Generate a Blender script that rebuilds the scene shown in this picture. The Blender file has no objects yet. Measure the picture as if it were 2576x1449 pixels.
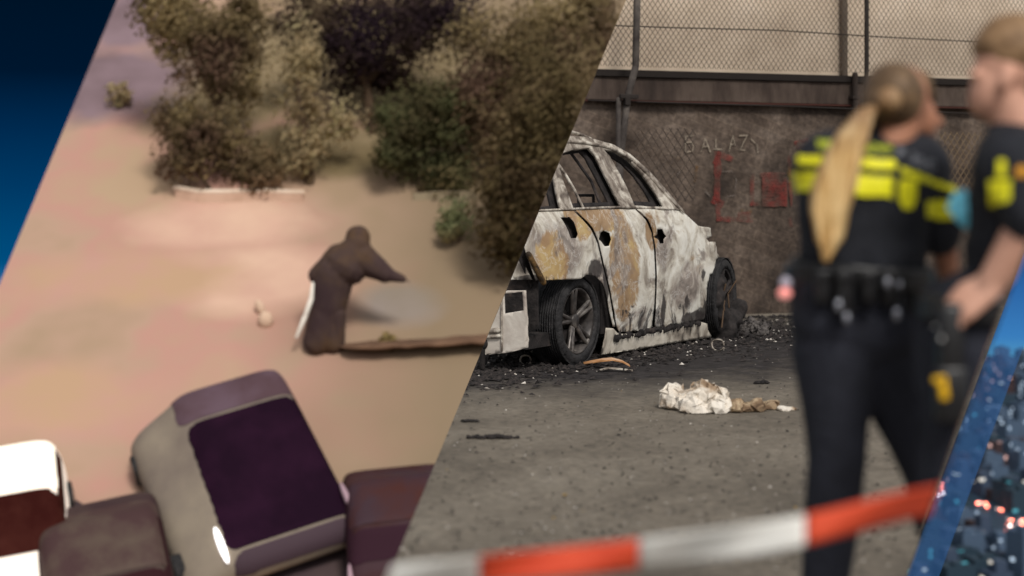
import bpy, bmesh, math, random
from mathutils import Vector, Matrix, noise
from mathutils.geometry import delaunay_2d_cdt

# ---------------------------------------------------------------- camera, sky, sun, exposure
EYE = 1.35
FPX = 4176.0
SC = bpy.context.scene
cam_d = bpy.data.cameras.new("camera")
cam = bpy.data.objects.new("camera", cam_d)
SC.collection.objects.link(cam)
SC.camera = cam
cam.location = (0, 0, EYE)
cam.rotation_euler = (math.radians(90), 0, 0)
cam_d.sensor_width = 36
cam_d.lens = FPX / 2576 * 36
cam_d.shift_y = (470 - 724.5) / 2576
cam_d.clip_start = 0.1
cam_d.clip_end = 9000
cam_d.dof.use_dof = True
cam_d.dof.focus_distance = 12.5
cam_d.dof.aperture_fstop = 1.22

SUN_EL, SUN_AZ = 46, 160          # azimuth of the light, clockwise from +Y
wd = bpy.data.worlds.new("World")
SC.world = wd
wd.use_nodes = True
nt = wd.node_tree
nt.nodes.clear()
o_ = nt.nodes.new("ShaderNodeOutputWorld")
sky = nt.nodes.new("ShaderNodeTexSky")
sky.sky_type = 'NISHITA'
sky.sun_disc = False
sky.sun_elevation = math.radians(SUN_EL)
sky.sun_rotation = math.radians(SUN_AZ)
bg1 = nt.nodes.new("ShaderNodeBackground")
hs = nt.nodes.new("ShaderNodeHueSaturation"); hs.inputs['Saturation'].default_value = 0.12
nt.links.new(sky.outputs[0], hs.inputs['Color'])
nt.links.new(hs.outputs[0], bg1.inputs[0])
bg1.inputs[1].default_value = 0.10  # upper sky, out of view, kept bright and neutral as added fill
# dusk sky low over the skyline: deep blue overhead to pale turquoise at the skyline
tc = nt.nodes.new("ShaderNodeTexCoord")
sep = nt.nodes.new("ShaderNodeSeparateXYZ")
nt.links.new(tc.outputs['Generated'], sep.inputs[0])
rmp = nt.nodes.new("ShaderNodeValToRGB")
mr = nt.nodes.new("ShaderNodeMapRange")
mr.inputs['From Min'].default_value = -0.115
mr.inputs['From Max'].default_value = 0.125
nt.links.new(sep.outputs['Z'], mr.inputs['Value'])
# dusk glow lies to the right (west)
mx = nt.nodes.new("ShaderNodeMapRange")
mx.inputs['From Min'].default_value = -0.28
mx.inputs['From Max'].default_value = 0.32
nt.links.new(sep.outputs['X'], mx.inputs['Value'])
cr = rmp.color_ramp
stops = [(0.0, (.17, .45, .43)), (0.03, (.16, .45, .46)), (0.12, (.04, .21, .42)), (0.24, (.01, .10, .27)), (0.30, (0.0, .055, .155)), (0.48, (0, .03, .095)), (0.62, (.0, .017, .058)), (0.76, (.0, .006, .02)), (1.0, (.0, .0045, .013))]
while len(cr.elements) > 1: cr.elements.remove(cr.elements[-1])
cr.elements[0].position = 0; cr.elements[0].color = (*stops[0][1], 1)
for p, c in stops[1:]:
    e = cr.elements.new(p); e.color = (*c, 1)
nt.links.new(mr.outputs[0], rmp.inputs[0])
bg2 = nt.nodes.new("ShaderNodeBackground")
nt.links.new(rmp.outputs[0], bg2.inputs[0])
bg2.inputs[1].default_value = 1.0
mz = nt.nodes.new("ShaderNodeMapRange")
mz.interpolation_type = 'SMOOTHSTEP'
mz.inputs['From Min'].default_value = 0.135
mz.inputs['From Max'].default_value = 0.24
nt.links.new(sep.outputs['Z'], mz.inputs['Value'])
mixw = nt.nodes.new("ShaderNodeMixShader")
# the dusk glow only fills the low sky ahead; elsewhere neutral background added out of view as fill
mlow = nt.nodes.new("ShaderNodeMapRange"); mlow.inputs['From Min'].default_value = -0.14; mlow.inputs['From Max'].default_value = -0.20
nt.links.new(sep.outputs['Z'], mlow.inputs['Value'])
mbk = nt.nodes.new("ShaderNodeMapRange"); mbk.inputs['From Min'].default_value = 0.75; mbk.inputs['From Max'].default_value = 0.45
nt.links.new(sep.outputs['Y'], mbk.inputs['Value'])
bg3 = nt.nodes.new("ShaderNodeBackground"); bg3.inputs[0].default_value = (.17, .15, .135, 1); bg3.inputs[1].default_value = 1.0
mxa = nt.nodes.new("ShaderNodeMath"); mxa.operation = 'MAXIMUM'
nt.links.new(mlow.outputs[0], mxa.inputs[0]); nt.links.new(mbk.outputs[0], mxa.inputs[1])
mixl = nt.nodes.new("ShaderNodeMixShader")
nt.links.new(mxa.outputs[0], mixl.inputs[0])
nt.links.new(mz.outputs[0], mixw.inputs[0])
nt.links.new(bg2.outputs[0], mixl.inputs[1]); nt.links.new(bg3.outputs[0], mixl.inputs[2]); nt.links.new(mixl.outputs[0], mixw.inputs[1])
nt.links.new(bg1.outputs[0], mixw.inputs[2])
nt.links.new(mixw.outputs[0], o_.inputs[0])

sd = bpy.data.lights.new("sun", 'SUN')
sun = bpy.data.objects.new("sun", sd)
SC.collection.objects.link(sun)
sd.energy = 1.9
sd.angle = math.radians(14)
sd.color = (1.0, 0.95, 0.88)
_a, _e = math.radians(SUN_AZ), math.radians(SUN_EL)
sdir = Vector((math.sin(_a) * math.cos(_e), math.cos(_a) * math.cos(_e), math.sin(_e)))
sun.rotation_euler = (-sdir).to_track_quat('-Z', 'Y').to_euler()
SC.view_settings.view_transform = 'Standard'
SC.view_settings.look = 'None'
SC.view_settings.exposure = 0.42
SC.view_settings.gamma = 1
SC.cycles.use_denoising = True
SC.cycles.max_bounces = 6

# ---------------------------------------------------------------- helpers
rnd = random.Random(5)
COL = SC.collection

def ray(u, v):
    return Vector(((u - 1288) / FPX, 1.0, (470 - v) / FPX))
def P(u, v, Y):
    return Vector((0, 0, EYE)) + ray(u, v) * Y
def proj(p):
    return 1288 + p.x / p.y * FPX, 470 - (p.z - EYE) / p.y * FPX
def mk_plane(a, b, keep):
    n = ray(*a).cross(ray(*b)).normalized()
    if n.dot(ray(*keep)) < 0: n = -n
    return n
CAM = Vector((0, 0, EYE))
PL_M = mk_plane((1575, 0), (978, 1449), (2000, 700))     # west edge of the yard terrace
PL_R = mk_plane((2548, 711), (2281, 1449), (1500, 900))  # east edge of the yard terrace
PL_L = mk_plane((295, 0), (0, 712), (900, 700))          # west edge of the hillside

def tag(o, label=None, cat=None, group=None, kind=None):
    if label: o['label'] = label
    if cat: o['category'] = cat
    if group: o['group'] = group
    if kind: o['kind'] = kind
    return o
def thing(name, label, cat, loc=(0, 0, 0), group=None, rot=None):
    o = bpy.data.objects.new(name, None)
    o.empty_display_size = 0.1
    o.location = loc
    if rot is not None: o.rotation_euler = rot
    COL.objects.link(o)
    return tag(o, label, cat, group)
def link(name, me, parent=None, world=True):
    """world=True: mesh verts are world coordinates; kept so under the parent."""
    o = bpy.data.objects.new(name, me)
    COL.objects.link(o)
    if parent is not None:
        o.parent = parent
        if world:
            m = Matrix.Identity(4)
            q = parent
            chain = []
            while q is not None:
                chain.append(q); q = q.parent
            for q in reversed(chain): m = m @ q.matrix_basis
            me.transform(m.inverted())
    return o
def bm_mesh(bm, name, mat, smooth=False):
    me = bpy.data.meshes.new(name)
    bmesh.ops.recalc_face_normals(bm, faces=bm.faces)
    bm.to_mesh(me); bm.free()
    if mat: me.materials.append(mat)
    if smooth:
        me.polygons.foreach_set('use_smooth', [True] * len(me.polygons))
    return me
def clip_me(me, planes):
    """cut a world-coordinate mesh at the terrace edges"""
    bm = bmesh.new(); bm.from_mesh(me)
    for n in planes:
        g = bm.verts[:] + bm.edges[:] + bm.faces[:]
        r = bmesh.ops.bisect_plane(bm, geom=g, dist=1e-5, plane_co=CAM, plane_no=n, clear_inner=True)
    bm.to_mesh(me); bm.free()
    return me
YARD = (PL_M, PL_R)
def put(name, bm, mat, parent=None, clip=YARD, smooth=False, solid=0):
    me = bm_mesh(bm, name, mat, smooth)
    if solid: me = solidify(me, solid)
    if clip: clip_me(me, clip)
    return link(name, me, parent)
def evaluate(me, mods):
    o = bpy.data.objects.new("tmp", me); COL.objects.link(o)
    for t, kw in mods:
        m = o.modifiers.new(t, t)
        for k, v in kw.items(): setattr(m, k, v)
    dg = bpy.context.evaluated_depsgraph_get()
    dg.update()
    out = bpy.data.meshes.new_from_object(o.evaluated_get(dg))
    mats = list(me.materials)
    bpy.data.objects.remove(o)
    if not out.materials:
        for m in mats: out.materials.append(m)
    return out
def solidify(me, t):
    return evaluate(me, [('SOLIDIFY', dict(thickness=t, offset=0))])

def box(bm, c, s, rot=None, bev=0):
    r = bmesh.ops.create_cube(bm, size=1)
    vs = r['verts']
    for v in vs: v.co = Vector((v.co.x * s[0], v.co.y * s[1], v.co.z * s[2]))
    if bev:
        es = list({e for v in vs for e in v.link_edges})
        rr = bmesh.ops.bevel(bm, geom=es, offset=bev, segments=2, affect='EDGES', profile=0.5)
        vs = list({v for f in rr['faces'] for v in f.verts} | {v for v in vs if v.is_valid})
    for v in vs:
        p = v.co.copy()
        if rot is not None: p = rot @ p
        v.co = p + Vector(c)
    return vs
def capsule(bm, a, b, ra, rb, n=14, k=5):
    a, b = Vector(a), Vector(b)
    ax = (b - a)
    L = ax.length
    z = ax.normalized() if L > 1e-6 else Vector((0, 0, 1))
    x = z.orthogonal().normalized(); y = z.cross(x)
    rings = []
    for i in range(k):
        t = -math.pi / 2 + (math.pi / 2) * i / (k - 1)
        rings.append((a + z * (ra * math.sin(t)), max(ra * math.cos(t), 1e-4)))
    for i in range(k):
        t = (math.pi / 2) * i / (k - 1)
        rings.append((b + z * (rb * math.sin(t)), max(rb * math.cos(t), 1e-4)))
    vr = []
    for c, r in rings:
        vr.append([bm.verts.new(c + (x * math.cos(2 * math.pi * j / n) + y * math.sin(2 * math.pi * j / n)) * r) for j in range(n)])
    for i in range(len(vr) - 1):
        for j in range(n):
            bm.faces.new((vr[i][j], vr[i][(j + 1) % n], vr[i + 1][(j + 1) % n], vr[i + 1][j]))
    bm.faces.new(vr[0][::-1]); bm.faces.new(vr[-1])
def disc(bm, c, axis, r, th, n=28):
    x = axis.orthogonal().normalized(); y = axis.cross(x)
    rr = [[bm.verts.new(c + axis * o + (x * math.cos(2 * math.pi * j / n) + y * math.sin(2 * math.pi * j / n)) * q) for j in range(n)] for q, o in ((r, -th / 2), (r, th / 2 - .006), (r - .006, th / 2))]
    for a in range(2):
        for j in range(n): bm.faces.new((rr[a][j], rr[a][(j + 1) % n], rr[a + 1][(j + 1) % n], rr[a + 1][j]))
    bm.faces.new(rr[0][::-1]); bm.faces.new(rr[2])
def ellipsoid(bm, c, r, rot=None, seg=18):
    rr = bmesh.ops.create_uvsphere(bm, u_segments=seg, v_segments=seg // 2 + 2, radius=1)
    for v in rr['verts']:
        p = Vector((v.co.x * r[0], v.co.y * r[1], v.co.z * r[2]))
        if rot is not None: p = rot @ p
        v.co = p + Vector(c)
def tube(bm, pts, r, n=8):
    for i in range(len(pts) - 1):
        ra = r[i] if isinstance(r, (list, tuple)) else r
        rb = r[i + 1] if isinstance(r, (list, tuple)) else r
        capsule(bm, pts[i], pts[i + 1], ra, rb, n=n, k=3)
def fuse(bm, voxel, mat, name, smooth_it=6, fac=.6):
    me = bm_mesh(bm, name, mat)
    me = evaluate(me, [('REMESH', dict(mode='VOXEL', voxel_size=voxel)), ('SMOOTH', dict(factor=fac, iterations=smooth_it))])
    if not me.materials: me.materials.append(mat)
    me.polygons.foreach_set('use_smooth', [True] * len(me.polygons))
    return me
def in_poly(p, poly):
    x, y = p; c = False; n = len(poly)
    for i in range(n):
        x1, y1 = poly[i]; x2, y2 = poly[(i + 1) % n]
        if (y1 > y) != (y2 > y) and x < (x2 - x1) * (y - y1) / (y2 - y1) + x1: c = not c
    return c
def dens(poly, step):
    out = []
    for i in range(len(poly)):
        a = Vector(poly[i]); b = Vector(poly[(i + 1) % len(poly)])
        k = max(1, int((b - a).length / step))
        for j in range(k): out.append(tuple(a.lerp(b, j / k)))
    return out
def sheet(outline, holes, step, f3, jit=.2):
    """fine triangulated sheet in a 2-D parameter space mapped to 3-D by f3"""
    loops = [dens(outline, step)] + [dens(h, step) for h in holes]
    pts, edges = [], []
    for lp in loops:
        b = len(pts)
        pts += lp
        edges += [(b + i, b + (i + 1) % len(lp)) for i in range(len(lp))]
    xs = [p[0] for p in outline]; ys = [p[1] for p in outline]
    r = random.Random(3)
    y = min(ys)
    while y < max(ys):
        x = min(xs)
        while x < max(xs):
            q = (x + r.uniform(-jit, jit) * step, y + r.uniform(-jit, jit) * step)
            if in_poly(q, loops[0]) and not any(in_poly(q, h) for h in loops[1:]):
                pts.append(q)
            x += step
        y += step
    vs, _, fs, *_ = delaunay_2d_cdt([Vector(p) for p in pts], edges, [], 0, 1e-6)
    bm = bmesh.new()
    bv = [bm.verts.new(f3(v.x, v.y)) for v in vs]
    for f in fs:
        c = sum((vs[i] for i in f), Vector((0, 0))) / len(f)
        if in_poly(c, loops[0]) and not any(in_poly(c, h) for h in loops[1:]):
            try: bm.faces.new([bv[i] for i in f])
            except ValueError: pass
    bmesh.ops.delete(bm, geom=[v for v in bm.verts if not v.link_faces], context='VERTS')
    return bm

# ---------------------------------------------------------------- materials
def sr(r, g, b):
    f = lambda c: (c / 255 / 12.92) if c <= 10 else ((c / 255 + .055) / 1.055) ** 2.4
    return (f(r), f(g), f(b))
def mat(name, cols, scale=3, detail=6, dist=0, rough=.8, metal=0, bump=0, bscale=None, stretch=(1, 1, 1), spec=.3, emis=None, es=0):
    """cols: one colour or [(pos, colour), ...] over a noise field in object space"""
    m = bpy.data.materials.new(name); m.use_nodes = True
    t = m.node_tree; bs = t.nodes['Principled BSDF']
    bs.inputs['Roughness'].default_value = rough
    bs.inputs['Metallic'].default_value = metal
    bs.inputs['Specular IOR Level'].default_value = spec
    if emis:
        bs.inputs['Emission Color'].default_value = (*emis, 1)
        bs.inputs['Emission Strength'].default_value = es
    g = t.nodes.new('ShaderNodeTexCoord'); mp = t.nodes.new('ShaderNodeMapping')
    mp.inputs['Scale'].default_value = stretch
    t.links.new(g.outputs['Object'], mp.inputs[0])
    if isinstance(cols, list):
        nz = t.nodes.new('ShaderNodeTexNoise')
        nz.inputs['Scale'].default_value = scale; nz.inputs['Detail'].default_value = detail
        nz.inputs['Distortion'].default_value = dist
        nz.inputs['Roughness'].default_value = .6
        t.links.new(mp.outputs[0], nz.inputs[0])
        r = t.nodes.new('ShaderNodeValToRGB')
        r.color_ramp.elements[0].position = cols[0][0]; r.color_ramp.elements[0].color = (*cols[0][1], 1)
        r.color_ramp.elements[1].position = cols[-1][0]; r.color_ramp.elements[1].color = (*cols[-1][1], 1)
        for p, c in cols[1:-1]:
            e = r.color_ramp.elements.new(p); e.color = (*c, 1)
        t.links.new(nz.outputs[0], r.inputs[0])
        t.links.new(r.outputs[0], bs.inputs['Base Color'])
    else:
        bs.inputs['Base Color'].default_value = (*cols, 1)
    if bump:
        n2 = t.nodes.new('ShaderNodeTexNoise'); n2.inputs['Scale'].default_value = bscale or scale * 4
        n2.inputs['Detail'].default_value = 8
        t.links.new(mp.outputs[0], n2.inputs[0])
        b = t.nodes.new('ShaderNodeBump'); b.inputs['Strength'].default_value = bump; b.inputs['Distance'].default_value = .02
        t.links.new(n2.outputs[0], b.inputs['Height']); t.links.new(b.outputs[0], bs.inputs['Normal'])
    return m

def burnt_paint():
    m = bpy.data.materials.new("burnt_paint"); m.use_nodes = True
    t = m.node_tree; N = t.nodes; L = t.links; bs = N['Principled BSDF']
    g = N.new('ShaderNodeTexCoord')
    def nz(scale, dist, detail=8, off=0, stretch=(1, 1, 1)):
        mp = N.new('ShaderNodeMapping'); mp.inputs['Location'].default_value = (off, off * .7, off * .3)
        mp.inputs['Scale'].default_value = stretch
        L.new(g.outputs['Object'], mp.inputs[0])
        n = N.new('ShaderNodeTexNoise'); n.inputs['Scale'].default_value = scale
        n.inputs['Detail'].default_value = detail; n.inputs['Distortion'].default_value = dist
        n.inputs['Roughness'].default_value = .62
        L.new(mp.outputs[0], n.inputs[0]); return n
    def ramp(src, st):
        r = N.new('ShaderNodeValToRGB')
        r.color_ramp.elements[0].position = st[0][0]; r.color_ramp.elements[0].color = (*st[0][1], 1)
        r.color_ramp.elements[1].position = st[-1][0]; r.color_ramp.elements[1].color = (*st[-1][1], 1)
        for p, c in st[1:-1]:
            e = r.color_ramp.elements.new(p); e.color = (*c, 1)
        L.new(src.outputs[0], r.inputs[0]); return r
    def mix(f, a, b):
        x = N.new('ShaderNodeMix'); x.data_type = 'RGBA'
        L.new(f.outputs[0], x.inputs[0]); L.new(a.outputs[0 if a.bl_idname != 'ShaderNodeMix' else 2], x.inputs[6])
        L.new(b.outputs[0 if b.bl_idname != 'ShaderNodeMix' else 2], x.inputs[7]); return x
    W = (1, 1, 1); K = (0, 0, 0)
    base = ramp(nz(2.6, 1.8, 9), [(.28, (.15, .12, .10)), (.37, (.30, .26, .215)), (.45, (.50, .46, .39)), (.54, (.63, .60, .53)), (.62, (.70, .68, .62)), (.72, (.42, .35, .25))])
    ochre = ramp(nz(2.6, 1.0, 8, 4.1), [(.3, (.13, .075, .04)), (.42, (.25, .15, .07)), (.54, (.32, .20, .10)), (.64, (.44, .30, .12)), (.76, (.54, .42, .22))])
    ofac = ramp(nz(1.15, .7, 5, 1.46), [(.56, K), (.62, W)])
    grey = ramp(nz(6, 1.4, 8, 9), [(.3, (.10, .08, .07)), (.5, (.23, .19, .165)), (.62, (.36, .31, .27)), (.75, (.58, .52, .44))])
    gfac = ramp(nz(1.9, 1.6, 7, 12.9), [(.55, K), (.62, (.85, .85, .85))])
    soot = ramp(nz(20, 0, 4), [(.3, (.018, .015, .015)), (.7, (.05, .04, .038))])
    # soot climbs from the bottom of the body (stain with its own ragged edge)
    sp = N.new('ShaderNodeSeparateXYZ'); L.new(g.outputs['Object'], sp.inputs[0])
    n5 = nz(4.5, 1.5, 8, 3, (1, 1, .6))
    ad = N.new('ShaderNodeMath'); ad.operation = 'MULTIPLY_ADD'
    L.new(n5.outputs[0], ad.inputs[0]); ad.inputs[1].default_value = -1.5; L.new(sp.outputs[2], ad.inputs[2])
    sf = ramp(ad, [(-0.0, W), (.0001, W)])
    mr_ = N.new('ShaderNodeMapRange'); L.new(ad.outputs[0], mr_.inputs[0])
    mr_.inputs[1].default_value = -.57; mr_.inputs[2].default_value = -.50
    mr_.inputs[3].default_value = .9; mr_.inputs[4].default_value = 0
    def zoned(noise_node, zones, thr0, thr1):
        # stain outline: ragged ellipses at fixed spots on the body
        cur = None
        for (c, r) in zones:
            sb = N.new('ShaderNodeVectorMath'); sb.operation = 'SUBTRACT'; L.new(g.outputs['Object'], sb.inputs[0]); sb.inputs[1].default_value = c
            dv = N.new('ShaderNodeVectorMath'); dv.operation = 'DIVIDE'; L.new(sb.outputs[0], dv.inputs[0]); dv.inputs[1].default_value = r
            ln = N.new('ShaderNodeVectorMath'); ln.operation = 'LENGTH'; L.new(dv.outputs[0], ln.inputs[0])
            if cur is None: cur = ln.outputs['Value']
            else:
                mn = N.new('ShaderNodeMath'); mn.operation = 'MINIMUM'; L.new(cur, mn.inputs[0]); L.new(ln.outputs['Value'], mn.inputs[1]); cur = mn.outputs[0]
        ad_ = N.new('ShaderNodeMath'); ad_.operation = 'MULTIPLY_ADD'; L.new(noise_node.outputs[0], ad_.inputs[0]); ad_.inputs[1].default_value = 1.6; L.new(cur, ad_.inputs[2])
        m_ = N.new('ShaderNodeMapRange'); L.new(ad_.outputs[0], m_.inputs[0]); m_.inputs[1].default_value = thr0; m_.inputs[2].default_value = thr1
        m_.inputs[3].default_value = .92; m_.inputs[4].default_value = 0
        return m_
    zo = zoned(nz(2.6, 1.6, 8, 2), ZONE_OCHRE, 1.80, 1.96)
    zg = zoned(nz(2.2, 1.8, 8, 6), ZONE_GREY, 1.45, 1.85)
    a = mix(ofac, base, ochre); a = mix(zg, a, grey); a = mix(zo, a, ochre); a = mix(gfac, a, grey); a = mix(mr_, a, soot)
    # flaked fine streaks
    st = ramp(nz(4.2, 2.6, 8, 2.2), [(.53, K), (.56, (.4, .4, .4)), (.59, K)])
    wh = ramp(nz(30, 0, 2), [(.3, (.62, .6, .56)), (.7, (.78, .76, .72))])
    zs = zoned(nz(5, 1.6, 8, 11), ZONE_SOOT, 1.55, 1.8)
    a = mix(st, a, wh); a = mix(zs, a, soot)
    L.new(a.outputs[2], bs.inputs['Base Color'])
    bs.inputs['Roughness'].default_value = .62; bs.inputs['Metallic'].default_value = .0
    bs.inputs['Specular IOR Level'].default_value = .4
    b = N.new('ShaderNodeBump'); b.inputs['Strength'].default_value = .45; b.inputs['Distance'].default_value = .012
    L.new(nz(9, 2.0, 10).outputs[0], b.inputs['Height']); L.new(b.outputs[0], bs.inputs['Normal'])
    return m
M_FRAME = mat("scorched_metal", [(.3, (.05, .04, .035)), (.42, (.17, .14, .115)), (.52, (.33, .29, .245)), (.62, (.56, .52, .45))], scale=6, detail=10, dist=1.2, rough=.6, bump=.5, bscale=30)
M_CHAR = mat("charred_metal", [(.35, (.008, .007, .007)), (.6, (.03, .025, .024)), (.75, (.08, .06, .05))], scale=9, rough=.9, bump=.5)
M_TYRE = mat("burnt_rubber", [(.35, (.010, .010, .011)), (.65, (.035, .033, .034)), (.8, (.08, .07, .065))], scale=12, rough=.85, bump=.7, bscale=40)
M_RIM = mat("scorched_alloy", [(.35, (.03, .027, .026)), (.54, (.085, .075, .07)), (.68, (.22, .20, .18))], scale=8, rough=.35, metal=.3)

def wall_mat():
    m = mat("sooty_masonry", [(.30, sr(44, 37, 33)), (.42, sr(72, 62, 55)), (.52, sr(94, 82, 73)), (.62, sr(116, 103, 93)), (.75, sr(84, 72, 64))], scale=1.1, detail=11, dist=.5, rough=.95, bump=.8, bscale=14)
    t = m.node_tree; bs = t.nodes['Principled BSDF']
    r = [n for n in t.nodes if n.type == 'VALTORGB'][0]
    g = [n for n in t.nodes if n.type == 'TEX_COORD'][0]
    bk = t.nodes.new('ShaderNodeTexBrick')
    mp = t.nodes.new('ShaderNodeMapping'); mp.inputs['Rotation'].default_value = (math.radians(90), 0, math.radians(-20.5))
    t.links.new(g.outputs['Object'], mp.inputs[0]); t.links.new(mp.outputs[0], bk.inputs[0])
    bk.inputs['Scale'].default_value = 1.0; bk.inputs['Brick Width'].default_value = .42; bk.inputs['Row Height'].default_value = .105
    bk.inputs['Mortar Size'].default_value = .008; bk.inputs['Mortar Smooth'].default_value = .6
    bk.inputs['Color1'].default_value = (1, 1, 1, 1); bk.inputs['Color2'].default_value = (.78, .75, .73, 1); bk.inputs['Mortar'].default_value = (1.12, 1.1, 1.05, 1)
    x = t.nodes.new('ShaderNodeMix'); x.data_type = 'RGBA'; x.blend_type = 'MULTIPLY'; x.inputs[0].default_value = .85
    t.links.new(r.outputs[0], x.inputs[6]); t.links.new(bk.outputs[0], x.inputs[7])
    # speckle
    n3 = t.nodes.new('ShaderNodeTexNoise'); n3.inputs['Scale'].default_value = 22; n3.inputs['Detail'].default_value = 6
    t.links.new(g.outputs['Object'], n3.inputs[0])
    r3 = t.nodes.new('ShaderNodeValToRGB'); r3.color_ramp.elements[0].position = .35; r3.color_ramp.elements[0].color = (.6, .6, .6, 1)
    r3.color_ramp.elements[1].position = .65; r3.color_ramp.elements[1].color = (1.15, 1.15, 1.15, 1)
    t.links.new(n3.outputs[0], r3.inputs[0])
    y = t.nodes.new('ShaderNodeMix'); y.data_type = 'RGBA'; y.blend_type = 'MULTIPLY'; y.inputs[0].default_value = .8
    t.links.new(x.outputs[2], y.inputs[6]); t.links.new(r3.outputs[0], y.inputs[7])
    t.links.new(y.outputs[2], bs.inputs['Base Color'])
    return m
M_WALL = wall_mat()
M_UPPER = mat("pale_render", [(.3, sr(176, 158, 138)), (.5, sr(204, 186, 165)), (.7, sr(220, 204, 186))], scale=.9, detail=9, rough=.9, bump=.3)
M_BEAM = mat("brown_beam", [(.3, sr(46, 38, 34)), (.45, sr(68, 57, 51)), (.6, sr(88, 76, 68)), (.75, sr(60, 46, 42))], scale=4, detail=10, rough=.9, bump=.6, stretch=(1, 1, .3))
M_DARK = mat("dark_strip", sr(38, 32, 29), rough=.8)
M_WIRE = mat("fence_wire", [(.3, sr(58, 50, 45)), (.7, sr(92, 80, 70))], scale=5, rough=.6)
M_POST = mat("rusty_post", [(.3, sr(48, 42, 40)), (.55, sr(76, 70, 66)), (.75, sr(105, 96, 88))], scale=8, detail=9, rough=.8, bump=.4)
def faded(m, lo=.38, hi=.62, sc=9):
    t = m.node_tree; bs = t.nodes['Principled BSDF']; out = [n for n in t.nodes if n.type == 'OUTPUT_MATERIAL'][0]
    nz = t.nodes.new('ShaderNodeTexNoise'); nz.inputs['Scale'].default_value = sc; nz.inputs['Detail'].default_value = 9; nz.inputs['Roughness'].default_value = .75
    g = t.nodes.new('ShaderNodeTexCoord'); t.links.new(g.outputs['Object'], nz.inputs[0])
    mr = t.nodes.new('ShaderNodeMapRange'); mr.inputs[1].default_value = lo; mr.inputs[2].default_value = hi; mr.inputs[4].default_value = .85
    t.links.new(nz.outputs[0], mr.inputs[0])
    tr = t.nodes.new('ShaderNodeBsdfTransparent'); mx = t.nodes.new('ShaderNodeMixShader')
    t.links.new(mr.outputs[0], mx.inputs[0]); t.links.new(tr.outputs[0], mx.inputs[1]); t.links.new(bs.outputs[0], mx.inputs[2]); t.links.new(mx.outputs[0], out.inputs[0])
    return m
M_RED = mat("red_spray_paint", [(.38, sr(92, 66, 58)), (.6, sr(122, 50, 45)), (.75, sr(132, 46, 42))], scale=5, detail=9, rough=.9)
M_PALE = mat("pale_spray_paint", [(.35, sr(108, 98, 88)), (.6, sr(150, 138, 122))], scale=14, rough=.9)
M_GREYP = mat("grey_spray_paint", [(.4, sr(98, 88, 80)), (.6, sr(122, 112, 106))], scale=8, rough=.9)
M_OCH = mat("ochre_spray_paint", [(.4, sr(98, 80, 62)), (.6, sr(124, 92, 58))], scale=8, rough=.9)

faded(M_RED, .36, .64, 6); faded(M_PALE, .22, .5, 20); faded(M_GREYP, .4, .7); faded(M_OCH, .4, .7)

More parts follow.
